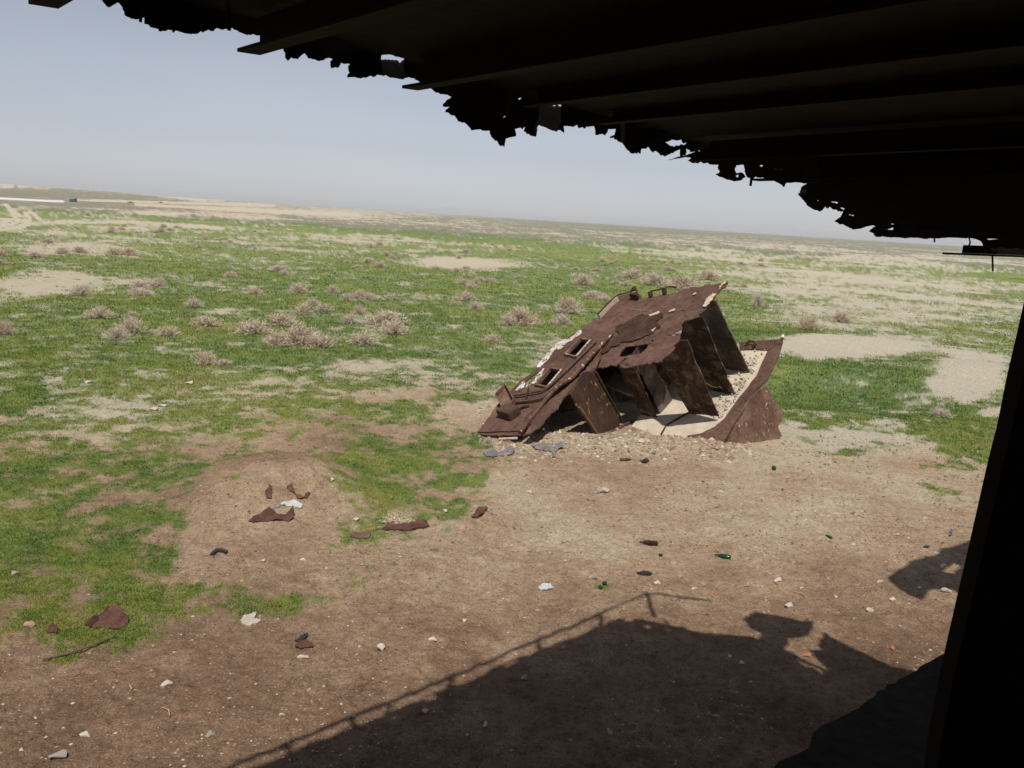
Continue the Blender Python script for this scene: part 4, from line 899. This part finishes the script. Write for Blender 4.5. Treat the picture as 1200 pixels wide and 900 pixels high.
rock(418, 610, 10, 5, 'stone', 'white stone at the left foot of the straw tuft')
rock(522, 600, 7, 5, 'stone', 'white stone in the green patch right of the straw tuft')
rock(105, 449, 14, 5, 'stone', 'pale stone in grass at the upper end of the pale bare patch')
rock(222, 450, 12, 6, 'stone', 'buff stone in the thin grass below the small round straw shrub')
rock(308, 658, 8, 5, 'stone', 'pale square stone on soil below the earth mound')
rock(688, 527, 9, 4, 'grey stone', 'grey flat stone in the rubble at the centre of the wreck foot')
small = []
for px_, py_, s_ in ((237, 862, 4), (270, 819, 5), (274, 838, 4), (42, 842, 4), (43, 849, 4), (331, 838, 6), (452, 800, 5), (457, 769, 4), (475, 806, 4), (415, 840, 4), (548, 862, 5), (640, 815, 4), (668, 868, 5), (718, 820, 4), (660, 760, 8), (545, 728, 8), (630, 716, 7), (590, 702, 4), (695, 678, 11), (770, 684, 10), (814, 691, 8), (875, 655, 4), (645, 648, 4), (663, 658, 5), (662, 635, 9), (868, 566, 5), (990, 590, 4), (955, 600, 5), (1000, 640, 6), (1053, 628, 6), (1085, 608, 5), (1105, 665, 8), (1110, 694, 10), (1100, 650, 6), (1130, 715, 7), (1055, 735, 5), (980, 700, 6), (940, 690, 6), (1002, 726, 6), (1077, 690, 8), (880, 800, 6), (870, 778, 8), (856, 770, 7), (840, 840, 6), (790, 800, 5), (730, 850, 4), (600, 880, 5), (1010, 600, 5), (930, 660, 7), (240, 745, 5), (180, 758, 5), (205, 765, 4), (260, 668, 5), (355, 657, 9), (383, 667, 6), (425, 663, 6), (270, 790, 4), (380, 805, 5), (300, 802, 4), (208, 848, 5), (100, 862, 12), (25, 880, 6), (148, 850, 4), (600, 640, 5), (620, 577, 8), (705, 577, 14), (845, 577, 6)):
    small.append((px_, py_, s_))
def zone_of(x, y):
    if x < 320 and y > 735: return 'on dark soil in the lower left corner'
    if y < 600: return 'on sandy soil close in front of the wreck'
    if 440 < x < 900 and y > 790: return 'inside the big railing shadow'
    if x > 1035: return 'around the small right shadow'
    if x > 820: return 'between the big shadow and the small right shadow'
    if x < 560: return 'on open soil left of the railing shadow'
    return 'on open soil between wreck and railing shadow'
ORD = ('first', 'second', 'third', 'fourth', 'fifth', 'sixth', 'seventh', 'eighth', 'ninth', 'tenth', 'eleventh', 'twelfth', 'thirteenth', 'fourteenth', 'fifteenth', 'sixteenth', 'seventeenth', 'eighteenth')
zc = {}
for px_, py_, s_ in sorted(small):
    z_ = zone_of(px_, py_); k_ = zc.get(z_, 0); zc[z_] = k_+1
    rock(px_, py_, s_*1.1, s_*.6, random.choice(['stone', 'stone', 'grey stone']), ORD[k_]+' small pale stone from the left '+z_, 'small loose stones on the soil')
def scrap(name, label, cat, pts, h, mat, thick=.012, lift=.02, amp=.01, fold=0.):
    """a bent sheet lying on the ground, outline as seen"""
    G = [hit(*a) for a in pts]; c = np.mean(G, 0)
    P_ = [g0+np.array([0, 0, lift+hh*(.65 if mat == 'scrap' else .4)]) for g0, hh in zip(G, h)]
    o_ = np.mean(P_, 0); U_, S_, Vt = np.linalg.svd(np.array(P_)-o_); nn = Vt[2] if Vt[2][2] > 0 else -Vt[2]
    a_ = Vt[0]; b_ = np.cross(nn, a_)
    out = [((x-o_)@a_, (x-o_)@b_) for x in P_]; hv = [(x-o_)@nn for x in P_]
    def m3(x, y):
        rel = .035*(float(fbm(np.array([x*6+c[0]]), np.array([y*6]), 1., 2, 61)[0])-.35)
        wts = np.array([1/((x-q_[0])**2+(y-q_[1])**2+1e-6) for q_ in out]); return o_+a_*x+b_*y+nn*(wts@np.array(hv)/wts.sum()+rel)
    v_, f_ = sheet(out, [], m3, nn, thick, .035, amp, .06, .0)
    o = link(name, mesh_of(name, v_-c, f_), M[mat]); o.location = c; return tag(o, label, cat)
scrap('scrap_plate', 'bent rusty scrap plate half sunk in the grass at the left', 'scrap metal', [(101, 733), (118, 727), (132, 720), (141, 722), (151, 728), (146, 736), (130, 739), (115, 737)], [0, .05, .16, .13, .04, 0, .02, 0], 'scrap')
scrap('scrap_plate', 'dark crumpled scrap strip leaning on the bent rusty plate at left', 'scrap metal', [(99, 733), (108, 727), (118, 725), (128, 718), (131, 721), (122, 728), (112, 732), (104, 738)], [0, .06, .05, .2, .16, .03, .05, 0], 'darkrust')
scrap('scrap_plate', 'small curled rusty scrap plate next to the pinkish stone', 'scrap metal', [(55, 742), (62, 736), (69, 739), (66, 744)], [0, .08, .05, 0], 'scrap')
scrap('scrap_plate', 'folded rusty scrap sheet at the foot of the earth mound', 'scrap metal', [(291, 612), (305, 606), (316, 602), (326, 606), (335, 606), (343, 600), (344, 609), (338, 612), (322, 611), (310, 612)], [0, .06, .14, .05, .04, .16, .08, 0, .03, 0], 'scrap')
scrap('scrap_plate', 'rusty brown scrap plate at the right end of the straw tuft', 'scrap metal', [(552, 607), (560, 599), (570, 597), (568, 604), (558, 608)], [0, .04, .06, .03, 0], 'scrap')
scrap('scrap_plate', 'thin rusty scrap strip bent on open soil left of centre', 'scrap metal', [(345, 759), (350, 756), (366, 757), (367, 760), (352, 762)], [.02, .03, .03, .01, 0], 'scrap')
scrap('scrap_plate', 'black twisted metal bit above the thin rusty strip', 'scrap metal', [(345, 752), (352, 748), (358, 746), (361, 744), (360, 748), (350, 754)], [0, .03, .03, .04, .01, 0], 'black')
scrap('scrap_plate', 'dark rusty stain coloured scrap on top of the earth mound', 'scrap metal', [(311, 577), (314, 570), (319, 574), (318, 580)], [0, .05, .04, 0], 'scrap')
scrap('scrap_plate', 'orange brown crumbling scrap lying highest on the earth mound', 'scrap metal', [(336, 569), (341, 566), (347, 573), (356, 576), (364, 579), (360, 581), (348, 578)], [0, .05, .04, .03, .02, 0, 0], 'scrap')
scrap('board', 'white board lying tilted on the earth mound', 'board', [(328, 586), (332, 583), (345, 588), (355, 594), (352, 597), (340, 594)], [.02, .08, .06, .05, 0, 0], 'white', .02)
scrap('board', 'grey flat slate beside the white board on the earth mound', 'board', [(315, 592), (325, 590), (329, 594), (318, 596)], [.02, .03, .02, 0], 'greysheet', .02)
scrap('board', 'pale weathered plank piece lying alone on soil near the thin green grass', 'board', [(283, 732), (287, 724), (301, 721), (296, 727), (306, 729), (300, 733)], [0, .05, .05, .02, .02, 0], 'palewood', .025)
scrap('board', 'long rusty brown plank along the front of the straw tuft', 'board', [(440, 621), (455, 616), (480, 617), (500, 615), (503, 618), (480, 622), (455, 622)], [0, .05, .05, .06, .02, 0, 0], 'scrap', .03)
scrap('board', 'short weathered timber left below the long rusty plank', 'board', [(410, 630), (413, 626), (434, 626), (433, 631), (420, 632)], [0, .05, .05, 0, 0], 'wood', .04)
scrap('crumpled_sheet', 'crumpled light grey sheet on soil under the lowest corner of the wreck', 'sheet', [(566, 531), (575, 528), (586, 531), (600, 527), (603, 531), (594, 535), (578, 537), (569, 535)], [.03, .08, .03, .12, .06, .02, .03, 0], 'greysheet')
scrap('crumpled_sheet', 'torn grey and dark sheet lying in the rubble below the window wall', 'sheet', [(622, 524), (638, 523), (650, 522), (659, 521), (660, 527), (652, 530), (650, 537), (645, 531), (634, 529)], [.05, .08, .05, .14, .06, .02, 0, .05, .03], 'greysheet')
scrap('crumpled_sheet', 'clear crumpled plastic lying on soil above the railing shadow', 'plastic', [(630, 690), (635, 688), (645, 687), (649, 690), (641, 692), (633, 692)], [.02, .06, .05, .02, .01, 0], 'clear')
scrap('crumpled_sheet', 'blue plastic bit above the small right shadow', 'plastic', [(1111, 628), (1114, 625), (1116, 624), (1116, 627), (1113, 629)], [0, .05, .06, .02, 0], 'blue')
scrap('scrap_plate', 'dark rag like scrap lying in front of the wreck door', 'scrap metal', [(749, 541), (756, 538), (761, 540), (758, 543)], [0, .05, .02, 0], 'black')
scrap('scrap_plate', 'rusty bar scrap left of the dark rag in front of the wreck', 'scrap metal', [(726, 539), (736, 537.5), (740, 540), (730, 541)], [.01, .03, .02, 0], 'scrap')
scrap('scrap_plate', 'black thin splinter on soil above the post shadow', 'scrap metal', [(746, 673), (757, 671.5), (765, 674), (756, 675)], [.0, .02, .01, 0], 'black')
scrap('board', 'white splinter of board on open soil in front of the wreck', 'board', [(696, 578), (703, 574), (715, 576), (712, 578)], [0, .03, .02, 0], 'palewood')
bm_ = bmesh.new(); hp_ = [hit(248, 651)+np.array([0, 0, .01]), hit(252, 648)+np.array([0, 0, .05]), hit(258, 647)+np.array([0, 0, .06]), hit(266, 649)+np.array([0, 0, .02])]
tube(bm_, [hp_[0]*(1-t)**3+3*hp_[1]*t*(1-t)**2+3*hp_[2]*t*t*(1-t)+hp_[3]*t**3 for t in np.linspace(0, 1, 10)], .025, 8); o = bm_obj('hose', bm_, M['black'], None, hp_[0], True); o.location = hp_[0]; tag(o, 'black curved piece of hose on soil below the earth mound', 'hose')
bm_ = bmesh.new(); hp_ = [hit(50, 776), hit(80, 769), hit(110, 759), hit(136, 748)]; hp_ = [a+np.array([0, 0, .03]) for a in hp_]
tube(bm_, hp_, [.013, .012, .01, .007], 7); o = bm_obj('pole', bm_, M['wood'], None, hp_[0]); o.location = hp_[0]; tag(o, 'long dark stick lying along the edge of the grass at lower left', 'stick')
for a, b_, lab in (((190, 830), (199, 842), 'thin pale twig lying below the bright white flat stone'), ((150, 815), (152, 806), 'short pale twig standing beside a dark tuft at lower left'), ((930, 694), (945, 702), 'long pale straw twig lying right of the orange brick pieces'), ((863, 690), (878, 688), 'pale straw twig lying above the torn blob of the shadow')):
    bm_ = bmesh.new(); g0 = hit(*a)+np.array([0, 0, .01]); g1 = hit(*b_)+np.array([0, 0, .03]); tube(bm_, [g0, (g0+g1)/2+np.array([.02, .01, .01]), g1], .006, 5)
    o = bm_obj('twig', bm_, M['straw'], None, g0); o.location = g0; tag(o, lab, 'twig')
def bottle(px_, py_, wpx, mat, label, ang, broken=False):
    prof = [(0, .0), (.9, .02), (1., .06), (1., .58), (.9, .66), (.5, .78), (.36, .84), (.34, .97), (.42, .975), (.42, 1.), (0, 1.)]
    if broken: prof = [(0, 0), (.9, .02), (1., .06), (1., .42), (.8, .44), (.8, .1), (0, .08)]
    P_ = hit(px_, py_); L = wpx*np.linalg.norm(P_-C)/FPX*1.1; R_ = L*.15 if not broken else L*.22; bm = bmesh.new(); n_ = 14; rings = []
    for r_, z_ in prof: rings.append([bm.verts.new((z_*L-L/2, math.cos(t_)*r_*R_, math.sin(t_)*r_*R_)) for t_ in [2*math.pi*k/n_ for k in range(n_)]])
    for A_, B2_ in zip(rings, rings[1:]):
        for k in range(n_): bm.faces.new((A_[k], A_[(k+1) % n_], B2_[(k+1) % n_], B2_[k]))
    bmesh.ops.remove_doubles(bm, verts=bm.verts, dist=1e-5)
    o = bm_obj('bottle', bm, M[mat], None, (0, 0, 0), True); o.location = P_+np.array([0, 0, R_*.9]); o.rotation_euler = (0, random.uniform(-.08, .08), ang); tag(o, label, 'bottle')
bottle(760, 639, 19, 'brownglass', 'dark brown bottle lying on the soil in front of the wreck', 3.2)
bottle(847, 654, 16, 'green', 'green bottle lying on its side right of the dark brown bottle', 2.8)
bottle(971, 630, 9, 'green', 'green bottle standing out alone on sandy soil at centre right', 1.9)
bottle(1086, 642, 9, 'green', 'green bottle at the upper edge of the small right shadow', .6)
bottle(904, 549, 9, 'green', 'green broken bottle on sandy soil below the skirt of the wreck', 2.6, True)
bottle(776, 652, 8, 'green', 'broken green bottle base just below the dark brown bottle', .4, True)
bottle(711, 685, 9, 'green', 'broken green bottle base, the upper of two beside each other', .3, True)
bottle(702, 689, 8, 'green', 'broken green bottle base, the lower of two beside each other', 2.2, True)

# ------------------------------------------------------------------ the small vehicle far away
P_ = hit(86, 236.6); sc = np.linalg.norm(P_-C)/FPX; L = 7.4*sc/2; Ht = 3.8*sc
tk = thing('truck', 'tiny teal truck parked on the far plain at the end of the white strip', 'truck', P_)
bm_ = bmesh.new(); box(bm_, P_+np.array([-L*.25, 0, Ht*.5]), ((1, 0, 0), (0, 1, 0), (0, 0, 1)), (L*.72, L*.3, Ht*.28)); bmesh.ops.bevel(bm_, geom=bm_.edges[:], offset=.08, segments=2, affect='EDGES'); bm_obj('body', bm_, M['teal'], tk, P_)
bm_ = bmesh.new(); box(bm_, P_+np.array([L*.70, 0, Ht*.62]), ((1, 0, 0), (0, 1, 0), (0, 0, 1)), (L*.22, L*.3, Ht*.4)); bmesh.ops.bevel(bm_, geom=bm_.edges[:], offset=.1, segments=2, affect='EDGES'); bm_obj('cab', bm_, M['teal'], tk, P_)
bm_ = bmesh.new(); box(bm_, P_+np.array([L*.72, -L*.3-.02, Ht*.78]), ((1, 0, 0), (0, 1, 0), (0, 0, 1)), (L*.15, .03, Ht*.16)); bm_obj('window', bm_, M['glass'], tk, P_)
for wx in (-.6, -.2, .65):
    for wy in (-1, 1):
        bm_ = bmesh.new(); c = P_+np.array([L*wx, wy*L*.27, Ht*.16]); tube(bm_, [c-np.array([0, .12, 0]), c+np.array([0, .12, 0])], Ht*.17, 14); bm_obj('wheel', bm_, M['black'], tk, P_)

# ------------------------------------------------------------------ haze
if True:
    bm_ = bmesh.new(); box(bm_, (0, 0, 8.25), ((1, 0, 0), (0, 1, 0), (0, 0, 1)), (5600, 5600, 10.25))
    hm = bpy.data.materials.new('haze'); hm.use_nodes = True; nt = hm.node_tree; nt.nodes.clear()
    pv = N(nt, 'ShaderNodeVolumePrincipled'); pv.inputs['Color'].default_value = (.97, .98, 1, 1); pv.inputs['Density'].default_value = .00013; pv.inputs['Anisotropy'].default_value = 0
    om = N(nt, 'ShaderNodeOutputMaterial'); nt.links.new(pv.outputs[0], om.inputs['Volume'])
    tag(bm_obj('haze', bm_, hm), kind='stuff')
